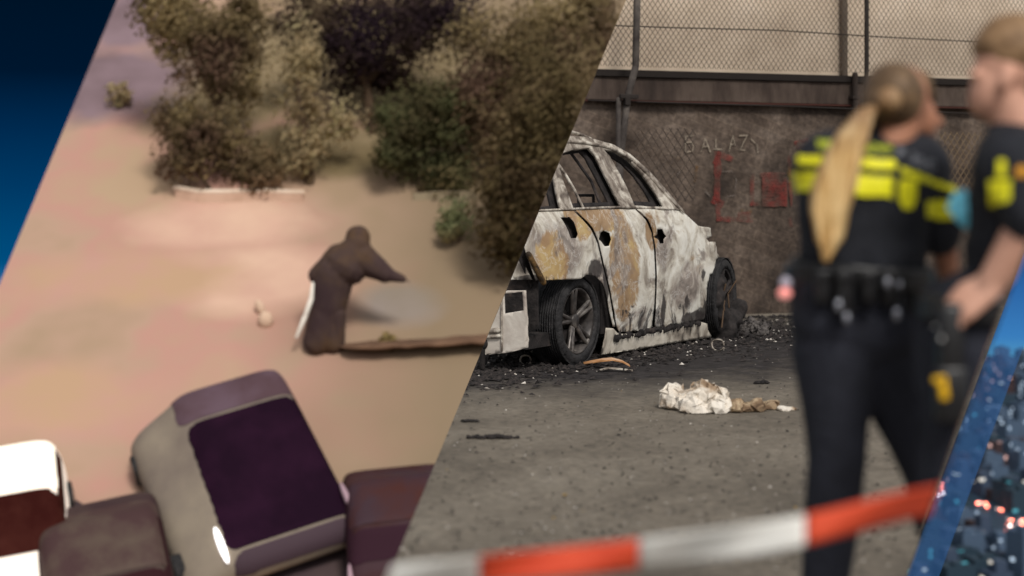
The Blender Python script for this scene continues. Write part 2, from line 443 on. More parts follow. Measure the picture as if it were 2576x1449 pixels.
def ground_mat():
    m = bpy.data.materials.new("yard_pavers"); m.use_nodes = True
    t = m.node_tree; N = t.nodes; L = t.links; bs = N['Principled BSDF']; bs.inputs['Roughness'].default_value = .9
    bs.inputs['Specular IOR Level'].default_value = .25
    g = N.new('ShaderNodeTexCoord')
    def nz(s, d, dist=0, st=(1, 1, 1)):
        mp = N.new('ShaderNodeMapping'); mp.inputs['Scale'].default_value = st; L.new(g.outputs['Object'], mp.inputs[0])
        n = N.new('ShaderNodeTexNoise'); n.inputs['Scale'].default_value = s; n.inputs['Detail'].default_value = d; n.inputs['Distortion'].default_value = dist
        n.inputs['Roughness'].default_value = .7
        L.new(mp.outputs[0], n.inputs[0]); return n
    def ramp(s, st):
        r = N.new('ShaderNodeValToRGB')
        r.color_ramp.elements[0].position = st[0][0]; r.color_ramp.elements[0].color = (*st[0][1], 1)
        r.color_ramp.elements[1].position = st[-1][0]; r.color_ramp.elements[1].color = (*st[-1][1], 1)
        for p, c in st[1:-1]:
            e = r.color_ramp.elements.new(p); e.color = (*c, 1)
        L.new(s.outputs[0], r.inputs[0]); return r
    base = ramp(nz(1.3, 10, .4, (1, .8, 1)), [(.3, sr(92, 85, 76)), (.5, sr(114, 106, 95)), (.7, sr(132, 124, 112))])
    fine = ramp(nz(40, 9, 0, (.4, 1, 1)), [(.34, (.4, .4, .4)), (.5, (.95, .95, .95)), (.66, (1.45, 1.43, 1.38))])
    x = N.new('ShaderNodeMix'); x.data_type = 'RGBA'; x.blend_type = 'MULTIPLY'; x.inputs[0].default_value = .9
    L.new(base.outputs[0], x.inputs[6]); L.new(fine.outputs[0], x.inputs[7])
    # soot stain round the burnt car, an ellipse with a ragged edge
    mp = N.new('ShaderNodeMapping'); mp.vector_type = 'POINT'
    mp.inputs['Location'].default_value = (-.05, -14.3, 0)
    L.new(g.outputs['Object'], mp.inputs[0])
    mp2 = N.new('ShaderNodeMapping'); mp2.inputs['Rotation'].default_value = (0, 0, math.radians(-30)); mp2.inputs['Scale'].default_value = (1, 1, 1)
    L.new(mp.outputs[0], mp2.inputs[0])
    mp3 = N.new('ShaderNodeMapping'); mp3.inputs['Scale'].default_value = (1 / 3.6, 1 / 3.3, 0)
    L.new(mp2.outputs[0], mp3.inputs[0])
    ln = N.new('ShaderNodeVectorMath'); ln.operation = 'LENGTH'; L.new(mp3.outputs[0], ln.inputs[0])
    ad = N.new('ShaderNodeMath'); ad.operation = 'MULTIPLY_ADD'; L.new(nz(1.6, 9, .5).outputs[0], ad.inputs[0]); ad.inputs[1].default_value = .7; L.new(ln.outputs['Value'], ad.inputs[2])
    mrr = N.new('ShaderNodeMapRange'); L.new(ad.outputs[0], mrr.inputs[0]); mrr.inputs[1].default_value = 1.1; mrr.inputs[2].default_value = 1.55
    mrr.inputs[3].default_value = .95; mrr.inputs[4].default_value = 0
    soot = ramp(nz(9, 9), [(.35, sr(20, 18, 20)), (.55, sr(42, 39, 41)), (.7, sr(76, 72, 72))])
    y = N.new('ShaderNodeMix'); y.data_type = 'RGBA'; L.new(mrr.outputs[0], y.inputs[0]); L.new(x.outputs[2], y.inputs[6]); L.new(soot.outputs[0], y.inputs[7])
    L.new(y.outputs[2], bs.inputs['Base Color'])
    b = N.new('ShaderNodeBump'); b.inputs['Strength'].default_value = .7; b.inputs['Distance'].default_value = .02
    L.new(nz(30, 8, 0, (.4, 1, 1)).outputs[0], b.inputs['Height']); L.new(b.outputs[0], bs.inputs['Normal'])
    return m
M_GROUND = ground_mat()

# ================================================================= YARD (terrace)
bm = bmesh.new()
NX, NY = 40, 40
g = [[bm.verts.new((-6 + 22 * i / NX, .6 + 24 * j / NY, .012 * noise.noise(Vector((i * .7, j * .7, 0))))) for j in range(NY + 1)] for i in range(NX + 1)]
for i in range(NX):
    for j in range(NY): bm.faces.new((g[i][j], g[i + 1][j], g[i + 1][j + 1], g[i][j + 1]))
tag(put('ground', bm, M_GROUND), kind='structure')

# wall frame
WA = Vector((.863, 17.0, 0)); WE = Vector((.936, .351, 0)).normalized(); WN = Vector((.351, -.936, 0)).normalized()
RW = Matrix(((WE.x, -WN.x, 0), (WE.y, -WN.y, 0), (0, 0, 1))).to_3x3()
def wp(s, z, off=0): return WA + WE * s + WN * off + Vector((0, 0, z))
def wbox(bm, s0, s1, z0, z1, o0, o1, bev=0):
    c = wp((s0 + s1) / 2, (z0 + z1) / 2, (o0 + o1) / 2)
    return box(bm, c, (s1 - s0, o1 - o0, z1 - z0), RW, bev)
def wuv(u, v, off=0):
    """pixel -> (s, z) on the wall plane moved out by off"""
    r = ray(u, v); o = WA + WN * off
    t = (o - CAM).dot(WN) / r.dot(WN)
    p = CAM + r * t
    return (p - o).dot(WE), p.z
wall = thing('masonry_wall', 'long sooty brown masonry wall with graffiti behind the burnt car', 'wall', wp(1.5, 0))
def rough_face(s0, s1, z0, z1, off, amp, step=.09):
    def f(s, z):
        d = amp * noise.fractal(Vector((s * 1.7, z * 2.5, off)), 1, 2, 5)
        return wp(s, z, off + d)
    return sheet([(s0, z0), (s1, z0), (s1, z1), (s0, z1)], [], step, f)
bm = rough_face(-4, 8, -.05, 2.24, 0, .02, .06)
put('wall_face', bm, M_WALL, wall, smooth=True)
bm = bmesh.new(); wbox(bm, -4, 8, -.05, 2.23, -.45, -.06); put('wall_core', bm, M_WALL, wall)
bm = rough_face(-4, 8, 2.245, 2.475, .07, .012)
put('beam_face', bm, M_BEAM, wall, smooth=True)
bm = bmesh.new(); wbox(bm, -4, 8, 2.232, 2.48, -.4, .05); put('beam', bm, M_BEAM, wall)
bm = bmesh.new(); wbox(bm, -4, 8, 2.482, 2.55, -.4, .1); put('coping', bm, M_DARK, wall)  # dark box stands in for the shadow line under the ledge
bm = bmesh.new(); wbox(bm, -4, 8, 2.222, 2.238, -.05, .1); put('drip_edge', bm, mat("rust_edge", sr(70, 40, 34), rough=.9), wall)
upw = thing('upper_wall', 'pale rendered wall rising above the dark beam behind the wire mesh', 'wall', wp(1.5, 2.55, -.2))
bm = bmesh.new(); wbox(bm, -4, 8, 2.552, 5.5, -.5, -.14); put('wall_face', bm, M_UPPER, upw)

# graffiti strokes, given as pixel paths on the wall
def strokes(name, paths, width, m, off=.03, lab=None):
    bm = bmesh.new()
    for pth in paths:
        pts = [wuv(*p) for p in pth]
        for i in range(len(pts) - 1):
            a, b = Vector(pts[i]), Vector(pts[i + 1])
            d = (b - a); L = d.length
            if L < 1e-4: continue
            n = Vector((-d.y, d.x)) / L * width / 2
            d = d / L * width * .35
            a -= d; b += d
            k = max(1, int(L / .06))
            for j in range(k):
                p, q = a.lerp(b, j / k), a.lerp(b, (j + 1) / k)
                w1 = .75 + .5 * noise.noise(Vector((p.x * 20, p.y * 20, 0))) * 1.0
                w2 = .75 + .5 * noise.noise(Vector((q.x * 20, q.y * 20, 0))) * 1.0
                vs = [p - n * w1, q - n * w2, q + n * w2, p + n * w1]
                bm.faces.new([bm.verts.new(wp(x.x, x.y, off - .015 + .0004 * (i % 5) + .02 * noise.fractal(Vector((x.x * 1.7, x.y * 2.5, 0)), 1, 2, 5))) for x in vs])
    o = put(name, bm, m, wall)
    if lab: o['label'] = lab
    return o
B0 = lambda x, y: (1542.8 + x * .2685, 281.7 + y * .2685)   # crop 4 -> frame
letters = [[B0(675, 225), B0(668, 375)], [B0(675, 228), B0(740, 222)], [B0(675, 285), B0(725, 280), B0(745, 320), B0(735, 365), B0(668, 378)],
           [B0(815, 372), B0(858, 252), B0(900, 370)], [B0(832, 325), B0(888, 322)],
           [B0(958, 255), B0(955, 345)], [B0(940, 348), B0(1010, 350)],
           [B0(1080, 365), B0(1118, 225), B0(1135, 310)], [B0(1095, 305), B0(1140, 300)],
           [B0(1180, 222), B0(1250, 218), B0(1185, 355), B0(1225, 358)],
           [B0(1285, 250), B0(1345, 310), B0(1350, 380)]]
strokes('graffiti_letters', letters, .019, M_PALE, .034, 'pale scratched letters BALAZ with a hook')
strokes('graffiti_stroke', [[B0(970, 400), B0(965, 830)], [B0(945, 830), B0(1000, 860)]], .10, M_RED, .031, 'thick red upright sprayed stroke')
strokes('graffiti_stroke', [[B0(945, 470), B0(985, 395), B0(1095, 440)], [B0(975, 900), B0(975, 1000), B0(1280, 1010)], [B0(1180, 960), B0(1260, 960)]], .07, M_RED, .033, 'red sprayed arrow head and foot line')
strokes('graffiti_stroke', [[B0(1290, 600), B0(1290, 860), B0(1600, 860)], [B0(1380, 590), B0(1640, 580)], [B0(1640, 420), B0(1660, 860)]], .06, M_RED, .036, 'red sprayed box outline')
strokes('graffiti_patch', [[B0(1400, y), B0(1600, y)] for y in range(620, 880, 30)], .075, M_RED, .038, 'dense red sprayed patch')
strokes('graffiti_stroke', [[B0(1700, 290), B0(1800, 270)], [B0(1720, 330), B0(1790, 350)], [B0(1650, 1000), B0(1660, 1060)]], .06, M_RED, .031, 'faint red sprayed dashes')
strokes('graffiti_stroke', [[B0(1110, 560), B0(1150, 640), B0(1130, 780), B0(1040, 800)], [B0(1010, 560), B0(1110, 555)]], .025, M_GREYP, .030, 'grey curved sprayed letter')
strokes('graffiti_stroke', [[B0(860, 740), B0(960, 860), B0(1000, 870)], [B0(560, 620), B0(620, 560)], [B0(1320, 660), B0(1360, 650)], [B0(1640, 655), B0(1700, 660)]], .03, M_GREYP, .029, 'pale grey sprayed dashes')
strokes('graffiti_stroke', [[B0(780, 520), B0(760, 640)], [B0(1200, 920), B0(1280, 930)], [B0(580, 440), B0(620, 440)]], .05, M_OCH, .028, 'ochre sprayed smears')
strokes('graffiti_stroke', [[(2432, 486), (2490, 462)], [(2432, 486), (2470, 492)]], .05, M_RED, .04, 'red sprayed wedge beside the officers')

# chain link fence
fence = thing('chain_link_fence', 'rusty chain link fence with leaning posts in front of the wall', 'fence', wp(.5, 0, .35))
OFF = .38
def mesh_panel(s0, s1, z0, z1, pitch, r, drop=None):
    bm = bmesh.new()
    def seg(a, b):
        # clip to rectangle
        (x0, y0), (x1, y1) = a, b
        t0, t1 = 0, 1
        for p, q in ((-(x1 - x0), x0 - s0), (x1 - x0, s1 - x0), (-(y1 - y0), y0 - z0), (y1 - y0, z1 - y0)):
            if p == 0:
                if q < 0: return
            else:
                t = q / p
                if p < 0: t0 = max(t0, t)
                else: t1 = min(t1, t)
        if t1 - t0 < 1e-3: return
        L = max(abs(x1 - x0), 1e-6)
        A = (x0 + (x1 - x0) * t0, y0 + (y1 - y0) * t0); B = (x0 + (x1 - x0) * t1, y0 + (y1 - y0) * t1)
        k = max(1, int((B[1] - A[1]) ** 2 ** .5 / .25)) if False else max(1, int(abs(B[1] - A[1]) / .3))
        for j in range(k):
            pa = [A[i] + (B[i] - A[i]) * j / k for i in (0, 1)]; pb = [A[i] + (B[i] - A[i]) * (j + 1) / k for i in (0, 1)]
            def wob(p): return wp(p[0] + .006 * noise.noise(Vector((p[0] * 3, p[1] * 3, 1))), p[1] + .006 * noise.noise(Vector((p[0] * 3, p[1] * 3, 5))), OFF + .03 * noise.noise(Vector((p[0] * .8, p[1] * .8, 9))))
            p3, q3 = wob(pa), wob(pb)
            d = (q3 - p3).normalized(); x = d.cross(WN).normalized() * r; y = WN * r
            v = [bm.verts.new(c) for c in (p3 + x, p3 + y, p3 - x, p3 - y, q3 + x, q3 + y, q3 - x, q3 - y)]
            for a_ in range(4):
                b_ = (a_ + 1) % 4
                bm.faces.new((v[a_], v[b_], v[4 + b_], v[4 + a_]))
    H = z1 - z0
    n = int((s1 - s0 + H) / pitch) + 2
    for i in range(n):
        x = s0 - H * .72 + i * pitch
        seg((x, z0), (x + H * .72, z1))
        seg((x + H * .72, z0), (x, z1))
    return bm
put('wire_mesh', mesh_panel(-.8, 5.3, 2.56, 3.75, .058, .0033), M_WIRE, fence)
put('wire_mesh', mesh_panel(.25, .95, 1.2, 1.945, .085, .005), M_WIRE, fence)
put('wire_mesh', mesh_panel(3.9, 4.9, 1.2, 1.945, .075, .005), mat("ochre_wire", sr(112, 94, 72), rough=.7), fence)
def fpt(u, v, off=OFF + .03):
    s, z = wuv(u, v, off); return wp(s, z, off)
bm = bmesh.new(); tube(bm, [fpt(1604, -60), fpt(1599, 167), fpt(1579, 244), fpt(1560, 400), fpt(1557, 560)], .036, 12); put('post', bm, M_POST, fence, smooth=True)
bm = bmesh.new(); s_, z_ = wuv(1556, 250, OFF + .03); tube(bm, [wp(s_, 0, OFF + .03), wp(s_, z_, OFF + .03)], .026, 12); put('post', bm, M_POST, fence, smooth=True)
bm = bmesh.new(); s_, z_ = wuv(2179, 225, OFF + .03); tube(bm, [wp(s_, -.0, OFF + .04), wp(s_, 4.2, OFF + .04)], .024, 12); put('post', bm, M_DARK, fence, smooth=True)
bm = bmesh.new()
c = fpt(1582, 243, OFF + .06); box(bm, c, (.2, .05, .045), RW, .008); box(bm, c + Vector((-.02, 0, -.04)), (.06, .07, .1), RW, .008)
put('bracket', bm, M_DARK, fence)
bm = bmesh.new()
tube(bm, [fpt(1480, 62), fpt(1700, 70), fpt(1950, 76), fpt(2200, 92), fpt(2600, 112)], .006, 6); put('tension_wire', bm, M_DARK, fence)
bm = bmesh.new()
tube(bm, [fpt(1480, 252), fpt(2000, 268), fpt(2600, 292)], .008, 6); put('tension_wire', bm, M_DARK, fence)
shadow_strip = thing('drainpipe', 'dim vertical pipe on the pale upper wall left of the dark post', 'pipe', wp(3.0, 2.3, .02))
s_, z_ = wuv(2122, 100, -.1)  # dark round strip modelled in place of the post's shadow on the wall
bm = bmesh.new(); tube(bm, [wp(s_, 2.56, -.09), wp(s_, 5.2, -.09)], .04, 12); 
put('pipe_shaft', bm, mat("dim_pipe", sr(108, 96, 84), rough=.8), shadow_strip, smooth=True)
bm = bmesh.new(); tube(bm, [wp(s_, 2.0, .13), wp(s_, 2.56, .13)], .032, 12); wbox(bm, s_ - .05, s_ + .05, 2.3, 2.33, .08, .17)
put('pipe_foot', bm, mat("dim_pipe_low", sr(62, 53, 48), rough=.8), shadow_strip)

# ---------------------------------------------------------------- burnt car
P0 = Vector((.547, 12.54, 0)); CD = Vector((.512, .859, 0)).normalized(); CN = Vector((CD.y, -CD.x, 0))
WID = 1.84
def inward(h):
    if h < 1.08: return .05 * ((h - .62) / .46) ** 2 if h > .62 else .06 * ((.62 - h) / .6) ** 2
    return .05 + (h - 1.08) * .52
def dent(t, h, a=.012):
    return a * noise.fractal(Vector((t * 2.3, h * 2.3, 3.3)), 1, 2, 4)
def S(t, h, off=0, far=False, a=.012):
    w = inward(h) + .10 * max(0, (-.2 - t) / .7) ** 2
    if far: return P0 + CD * t - CN * (WID - w + off) + Vector((0, 0, h))
    return P0 + CD * t - CN * (w - off - dent(t, h, a)) + Vector((0, 0, h))
def inv(u, v):
    """pixel -> (t, h) on the near side of the car"""
    h = .8; a = (u - 1288) / FPX
    for _ in range(40):
        t_old = 0
        q = P0 - CN * inward(h)
        t = (a * q.y - q.x) / (CD.x - a * CD.y)
        q = q - CN * (.10 * max(0, (-.2 - t) / .7) ** 2)
        t = (a * q.y - q.x) / (CD.x - a * CD.y)
        Y = q.y + t * CD.y
        h = .5 * h + .5 * (EYE - (v - 470) / FPX * Y)
    return t, h
C1 = lambda x, y: inv(1006.2 + .5093 * x, 268.3 + .5093 * y)
def CP(l): return [C1(*p) for p in l]
car = thing('burnt_car', 'burnt out pale car shell with missing windows and scorched ochre paint', 'car', P0 + CD * 1.0 - CN * .9)

def zpt(x, y): return tuple(S(*C1(x, y)) - Vector(car.location))
ZONE_OCHRE = [(zpt(1110, 780), (.22, .22, .42)), (zpt(1010, 545), (.32, .32, .12)), (zpt(880, 545), (.2, .2, .14)), (zpt(760, 770), (.18, .18, .2)), (zpt(1240, 620), (.10, .10, .16))]
ZONE_GREY = [(zpt(790, 690), (.38, .38, .26)), (zpt(1420, 900), (.3, .3, .22)), (zpt(1300, 720), (.16, .16, .2)), (zpt(990, 830), (.1, .1, .14))]
ZONE_SOOT = [(zpt(1450, 1045), (.26, .26, .07)), (zpt(1308, 1010), (.05, .05, .16)), (zpt(965, 800), (.16, .16, .08)), (zpt(1015, 900), (.05, .05, .2)), (zpt(1495, 830), (.05, .05, .06)), (zpt(620, 850), (.2, .2, .03))]
M_PAINT = burnt_paint()
belt_l = (560, 522)
quarter = CP([(520, 524), (690, 520), (853, 516), (900, 560), (937, 604), (968, 670), (1002, 790), (1032, 925), (1050, 1040), (1062, 1085), (1052, 1088), (1033, 1010), (1018, 930), (998, 872), (962, 836), (920, 829), (890, 851), (655, 858), (600, 735), (540, 600)])
fuel = CP([(790, 548), (835, 545), (858, 570), (878, 630), (870, 650), (842, 650), (826, 610)])
def sidepart(name, ol, holes, m=M_PAINT, off=0, step=.03, th=.006, a=.012):
    bm = sheet(ol, holes, step, lambda t, h: S(t, h, off, a=a))
    return put(name, bm, m, car, smooth=True, solid=th)
sidepart('rear_quarter_panel', quarter, [fuel])
rdoor = CP([(866, 513), (1000, 508), (1160, 507), (1170, 520), (1207, 560), (1240, 622), (1256, 720), (1259, 900), (1247, 1088), (1235, 1103), (1085, 1112), (1073, 1098), (1060, 1040), (1042, 925), (1012, 790), (978, 668), (947, 600), (908, 553)])
rh = CP([(985, 622), (1000, 612), (1030, 625), (1041, 655), (1032, 688), (1008, 690), (990, 668), (976, 655)])
rd = sidepart('rear_door', rdoor, [rh], a=.016)
fdoor = CP([(1168, 507), (1280, 506), (1385, 513), (1440, 558), (1480, 600), (1502, 640), (1506, 672), (1540, 668), (1560, 690), (1563, 720), (1582, 742), (1560, 755), (1545, 820), (1525, 830), (1512, 900), (1508, 1040), (1500, 1052), (1380, 1075), (1272, 1097), (1262, 1092), (1270, 900), (1267, 720), (1250, 618), (1217, 555), (1180, 518)])
fh = CP([(1268, 606), (1290, 604), (1300, 628), (1312, 640), (1300, 655), (1302, 674), (1284, 677), (1272, 655), (1254, 645), (1268, 632)])
fd = sidepart('front_door', fdoor, [fh], a=.02)
# torn wing stub at the front
stub = CP([(1478, 590), (1540, 600), (1548, 640), (1512, 652), (1528, 668), (1562, 668), (1582, 742), (1560, 760), (1545, 820), (1524, 800), (1530, 740), (1508, 690)])
sidepart('wing_remnant', stub, [], off=-.02, a=.05)
sill = CP([(1008, 1092), (1045, 1095), (1066, 1118), (1090, 1122), (1250, 1122), (1270, 1108), (1485, 1064), (1510, 1072), (1512, 1100), (1527, 1138), (1350, 1165), (1180, 1196), (985, 1225)])
M_SILL = mat('ashen_sill', [(.3, sr(60, 54, 50)), (.4, sr(150, 140, 128)), (.5, sr(196, 188, 174)), (.7, sr(214, 206, 194))], scale=4, detail=9, dist=.8, rough=.7, bump=.3)
sidepart('sill', sill, [], M_SILL, off=.015, a=.02)
# black edge of heat-blistered sealant along the sill
bm = bmesh.new()
for i in range(40):
    x = 1050 + 420 * i / 39; y = 1150 - 74 * i / 39 + rnd.uniform(-7, 5) - 8
    t, h = C1(x, y)
    ellipsoid(bm, S(t, h, .022), (rnd.uniform(.01, .03), .008, rnd.uniform(.012, .035)), seg=8)
put('blistered_sealant', bm, M_CHAR, car, smooth=True)
# side window frame with pillars
outer = CP([(500, 520), (500, 200), (600, 160), (720, 146), (845, 149), (905, 153), (960, 166), (1050, 192), (1130, 238), (1212, 308), (1290, 392), (1350, 462), (1398, 518), (1380, 512), (1100, 503), (860, 511), (690, 519)])
w_rear = CP([(560, 508), (600, 330), (700, 260), (755, 330), (772, 420), (792, 507), (690, 511)])
w_mid = CP([(848, 504), (826, 440), (800, 370), (778, 290), (800, 232), (850, 216), (930, 206), (962, 240), (1008, 330), (1052, 420), (1092, 494), (920, 500)])
w_front = CP([(1152, 492), (1118, 410), (1078, 330), (1030, 248), (1000, 216), (1062, 222), (1128, 266), (1200, 340), (1262, 428), (1303, 498), (1220, 497)])
sidepart('window_frame', outer, [w_rear, w_mid, w_front], M_FRAME, off=.0, step=.025, th=.03, a=.006)
def shrink(pl, f):
    cx = sum(p[0] for p in pl) / len(pl); cy = sum(p[1] for p in pl) / len(pl)
    return [(cx + (x - cx) * f, cy + (y - cy) * f) for x, y in pl]
sidepart('inner_window_frame', [(cx_, cy_) for cx_, cy_ in shrink(outer, .97)], [shrink(w_rear, .88), shrink(w_mid, .86), shrink(w_front, .82)], M_CHAR, off=-.07, step=.04, th=.02)
# window divider rods
bm = bmesh.new()
tube(bm, [S(*C1(790, 268), -.03), S(*C1(835, 330), -.03), S(*C1(880, 410), -.03), S(*C1(922, 502), -.03)], .011, 8)
put('window_divider', bm, M_FRAME, car, smooth=True)
bm = bmesh.new()
tube(bm, [S(*C1(900, 214), -.12), S(*C1(950, 280), -.12), S(*C1(1010, 370), -.12), S(*C1(1050, 480), -.12)], .012, 8)
put('seat_belt_guide', bm, M_CHAR, car, smooth=True)
# raised edge mouldings over the frame
bm = bmesh.new()
tube(bm, [S(*C1(x, y), .02) for x, y in ((700, 176), (830, 172), (900, 178), (1000, 196), (1060, 215), (1135, 262), (1215, 335), (1290, 420), (1345, 480), (1392, 522))], [.016] * 8 + [.012, .008], 8)
put('door_frame_rail', bm, M_FRAME, car, smooth=True)
bm = bmesh.new()
tube(bm, [S(*C1(x, y), -.03) for x, y in ((700, 118), (850, 122), (905, 136), (960, 160))], .014, 8)
put('roof_rail', bm, M_FRAME, car, smooth=True)
# roof curve
rc = [C1(*p) for p in ((500, 190), (600, 158), (720, 144), (845, 148), (960, 165), (1050, 190))]
bm = bmesh.new(); rows = []
for t, h in rc:
    row = []
    for k in range(13):
        a = k / 12
        A_, B_ = S(t, h), S(t, h, far=True)
        p = A_.lerp(B_, a) + Vector((0, 0, .05 * math.sin(a * math.pi) + .012 * noise.noise(Vector((t * 3, a * 6, 0)))))
        row.append(bm.verts.new(p))
    rows.append(row)
for i in range(len(rows) - 1):
    for k in range(12): bm.faces.new((rows[i][k], rows[i][k + 1], rows[i + 1][k + 1], rows[i + 1][k]))
put('roof', bm, M_FRAME, car, smooth=True, solid=.01)
# far side, same outlines
bm = sheet(outer, [w_rear, w_mid, w_front], .05, lambda t, h: S(t, h, 0, True)); put('far_window_frame', bm, M_CHAR, car, solid=.03)
farside = [(-.9, .25), (2.35, .25), (2.3, 1.0), (1.9, 1.13), (-.9, 1.16)]
bm = sheet(farside, [], .08, lambda t, h: S(t, h, 0, True)); put('far_side_panel', bm, M_CHAR, car, solid=.01)
# charred inner shell behind the panels, floor, bulkhead, seats, dashboard
inner = [(-.62, .62), (-.42, .72), (0, .78), (.36, .70), (.44, .2), (2.2, .16), (2.2, 1.0), (1.9, 1.10), (-.9, 1.12)]
bm = sheet(inner, [], .08, lambda t, h: S(t, h, -.07)); put('inner_shell', bm, M_CHAR, car, solid=.01)
RC = Matrix(((CD.x, CN.x, 0), (CD.y, CN.y, 0), (0, 0, 1))).to_3x3()
def cl(t, w, h): return P0 + CD * t - CN * w + Vector((0, 0, h))
bm = bmesh.new(); box(bm, cl(.75, .92, .22), (2.9, 1.6, .1), RC); box(bm, cl(-.5, .92, .45), (.6, 1.0, .4), RC); box(bm, cl(2.25, .92, .6), (.06, 1.6, .8), RC)
put('floor_pan', bm, M_CHAR, car)
for t_, w_ in ((1.25, .5), (1.25, 1.35), (.25, .9)):
    bm = bmesh.new()
    wdt = .22 if w_ != .9 else .6
    pts = [cl(t_ - .1, w_ - wdt, .3), cl(t_ - .2, w_ - wdt, .85), cl(t_ - .28, w_ - wdt * .7, 1.12), cl(t_ - .28, w_ + wdt * .7, 1.12), cl(t_ - .2, w_ + wdt, .85), cl(t_ - .1, w_ + wdt, .3)]
    tube(bm, pts, .02, 8); tube(bm, [cl(t_ - .2, w_ - wdt, .7), cl(t_ - .2, w_ + wdt, .7)], .02, 8)
    tube(bm, [cl(t_ - .28, w_ - .07, 1.1), cl(t_ - .3, w_ - .07, 1.28), cl(t_ - .3, w_ + .07, 1.28), cl(t_ - .28, w_ + .07, 1.1)], .012, 8)
    put('seat_frame', bm, M_CHAR, car, smooth=True)
bm = bmesh.new(); tube(bm, [cl(1.95, .15, .95), cl(1.95, 1.7, .95)], .05, 10)
pts = [cl(1.75 + .0 * k, 1.3 + .17 * math.cos(k / 12 * 2 * math.pi), 1.0 + .17 * math.sin(k / 12 * 2 * math.pi)) for k in range(13)]
tube(bm, pts, .012, 8); put('dashboard_frame', bm, M_CHAR, car, smooth=True)
bm = bmesh.new(); box(bm, cl(2.75, .95, .42), (1.0, 1.1, .35), RC, .05); box(bm, cl(2.7, .8, .62), (.5, .4, .2), RC, .05); box(bm, cl(3.2, .92, .5), (.06, 1.5, .15), RC, .02)
put('engine_block', bm, M_CHAR, car)
# rear face: tailgate and bumper
tr, _h = C1(655, 862)
Pr = P0 + CD * tr
def Rr(s, h, off=0): return Pr - CN * (s + .03) - CD * (off + .05 * math.sin(min(max(s, 0) / 1.8, 1) * math.pi) + dent(s, h, .01)) + Vector((0, 0, h))
def invr(u, v, back=0):
    q = Pr - CN * .03 - CD * back; a = (u - 1288) / FPX
    s = (a * q.y - q.x) / (-CN.x + a * CN.y)
    Y = q.y - CN.y * s
    return s, EYE - (v - 470) / FPX * Y
C1r = lambda x, y: invr(1006.2 + .5093 * x, 268.3 + .5093 * y)
def rearpart(name, ol, holes, m=M_PAINT, off=0, th=.012, step=.03):
    bm = sheet([C1r(*p) for p in ol], [[C1r(*p) for p in h] for h in holes], step, lambda s, h: Rr(s, h, off))
    return put(name, bm, m, car, smooth=True, solid=th)
rearpart('tailgate_corner', [(604, 745), (655, 855), (450, 850), (400, 800), (500, 640), (585, 700)], [], off=.0)
M_BUMP = mat("ashen_bumper", [(.3, sr(120, 105, 100)), (.42, sr(175, 165, 155)), (.6, sr(205, 198, 188)), (.72, sr(150, 135, 130))], scale=3.2, detail=9, dist=1, rough=.7, bump=.3)
rearpart('rear_bumper', [(645, 905), (650, 1000), (657, 1186), (560, 1211), (380, 1222), (330, 1222), (380, 1080), (440, 920), (500, 905), (536, 915), (560, 905)], [[(546, 922), (630, 912), (636, 1003), (548, 1018)]], M_BUMP, off=.06)
bm = bmesh.new()
for (x0, y0, x1, y1, r) in ((537, 910, 537, 1200, .008), (440, 1105, 520, 1100, .02), (430, 1135, 525, 1128, .016)):
    tube(bm, [Rr(*C1r(x0, y0), .075), Rr(*C1r(x1, y1), .075)], r, 8)
put('bumper_seam', bm, M_FRAME, car, smooth=True)
bm = bmesh.new(); c = Rr(*C1r(445, 1165), .075); ellipsoid(bm, c, (.045, .03, .045)); tube(bm, [c, c - Vector((0, 0, .18))], .02, 8); put('tow_eye', bm, M_CHAR, car, smooth=True)
bm = sheet([C1r(*p) for p in [(655, 850), (657, 1100), (400, 1190), (350, 900), (480, 850)]], [], .08, lambda s, h: Rr(s, h, -.08)); put('crash_beam', bm, M_CHAR, car, solid=.02)
bm = bmesh.new(); tube(bm, [S(*C1(596, 728), .02), S(*C1(640, 790), .02), S(*C1(690, 868), .02)], .022, 8); put('tailgate_seam', bm, mat("scorched_seam", [(.4, (.03, .02, .012)), (.6, (.16, .09, .03))], scale=20), car, smooth=True)

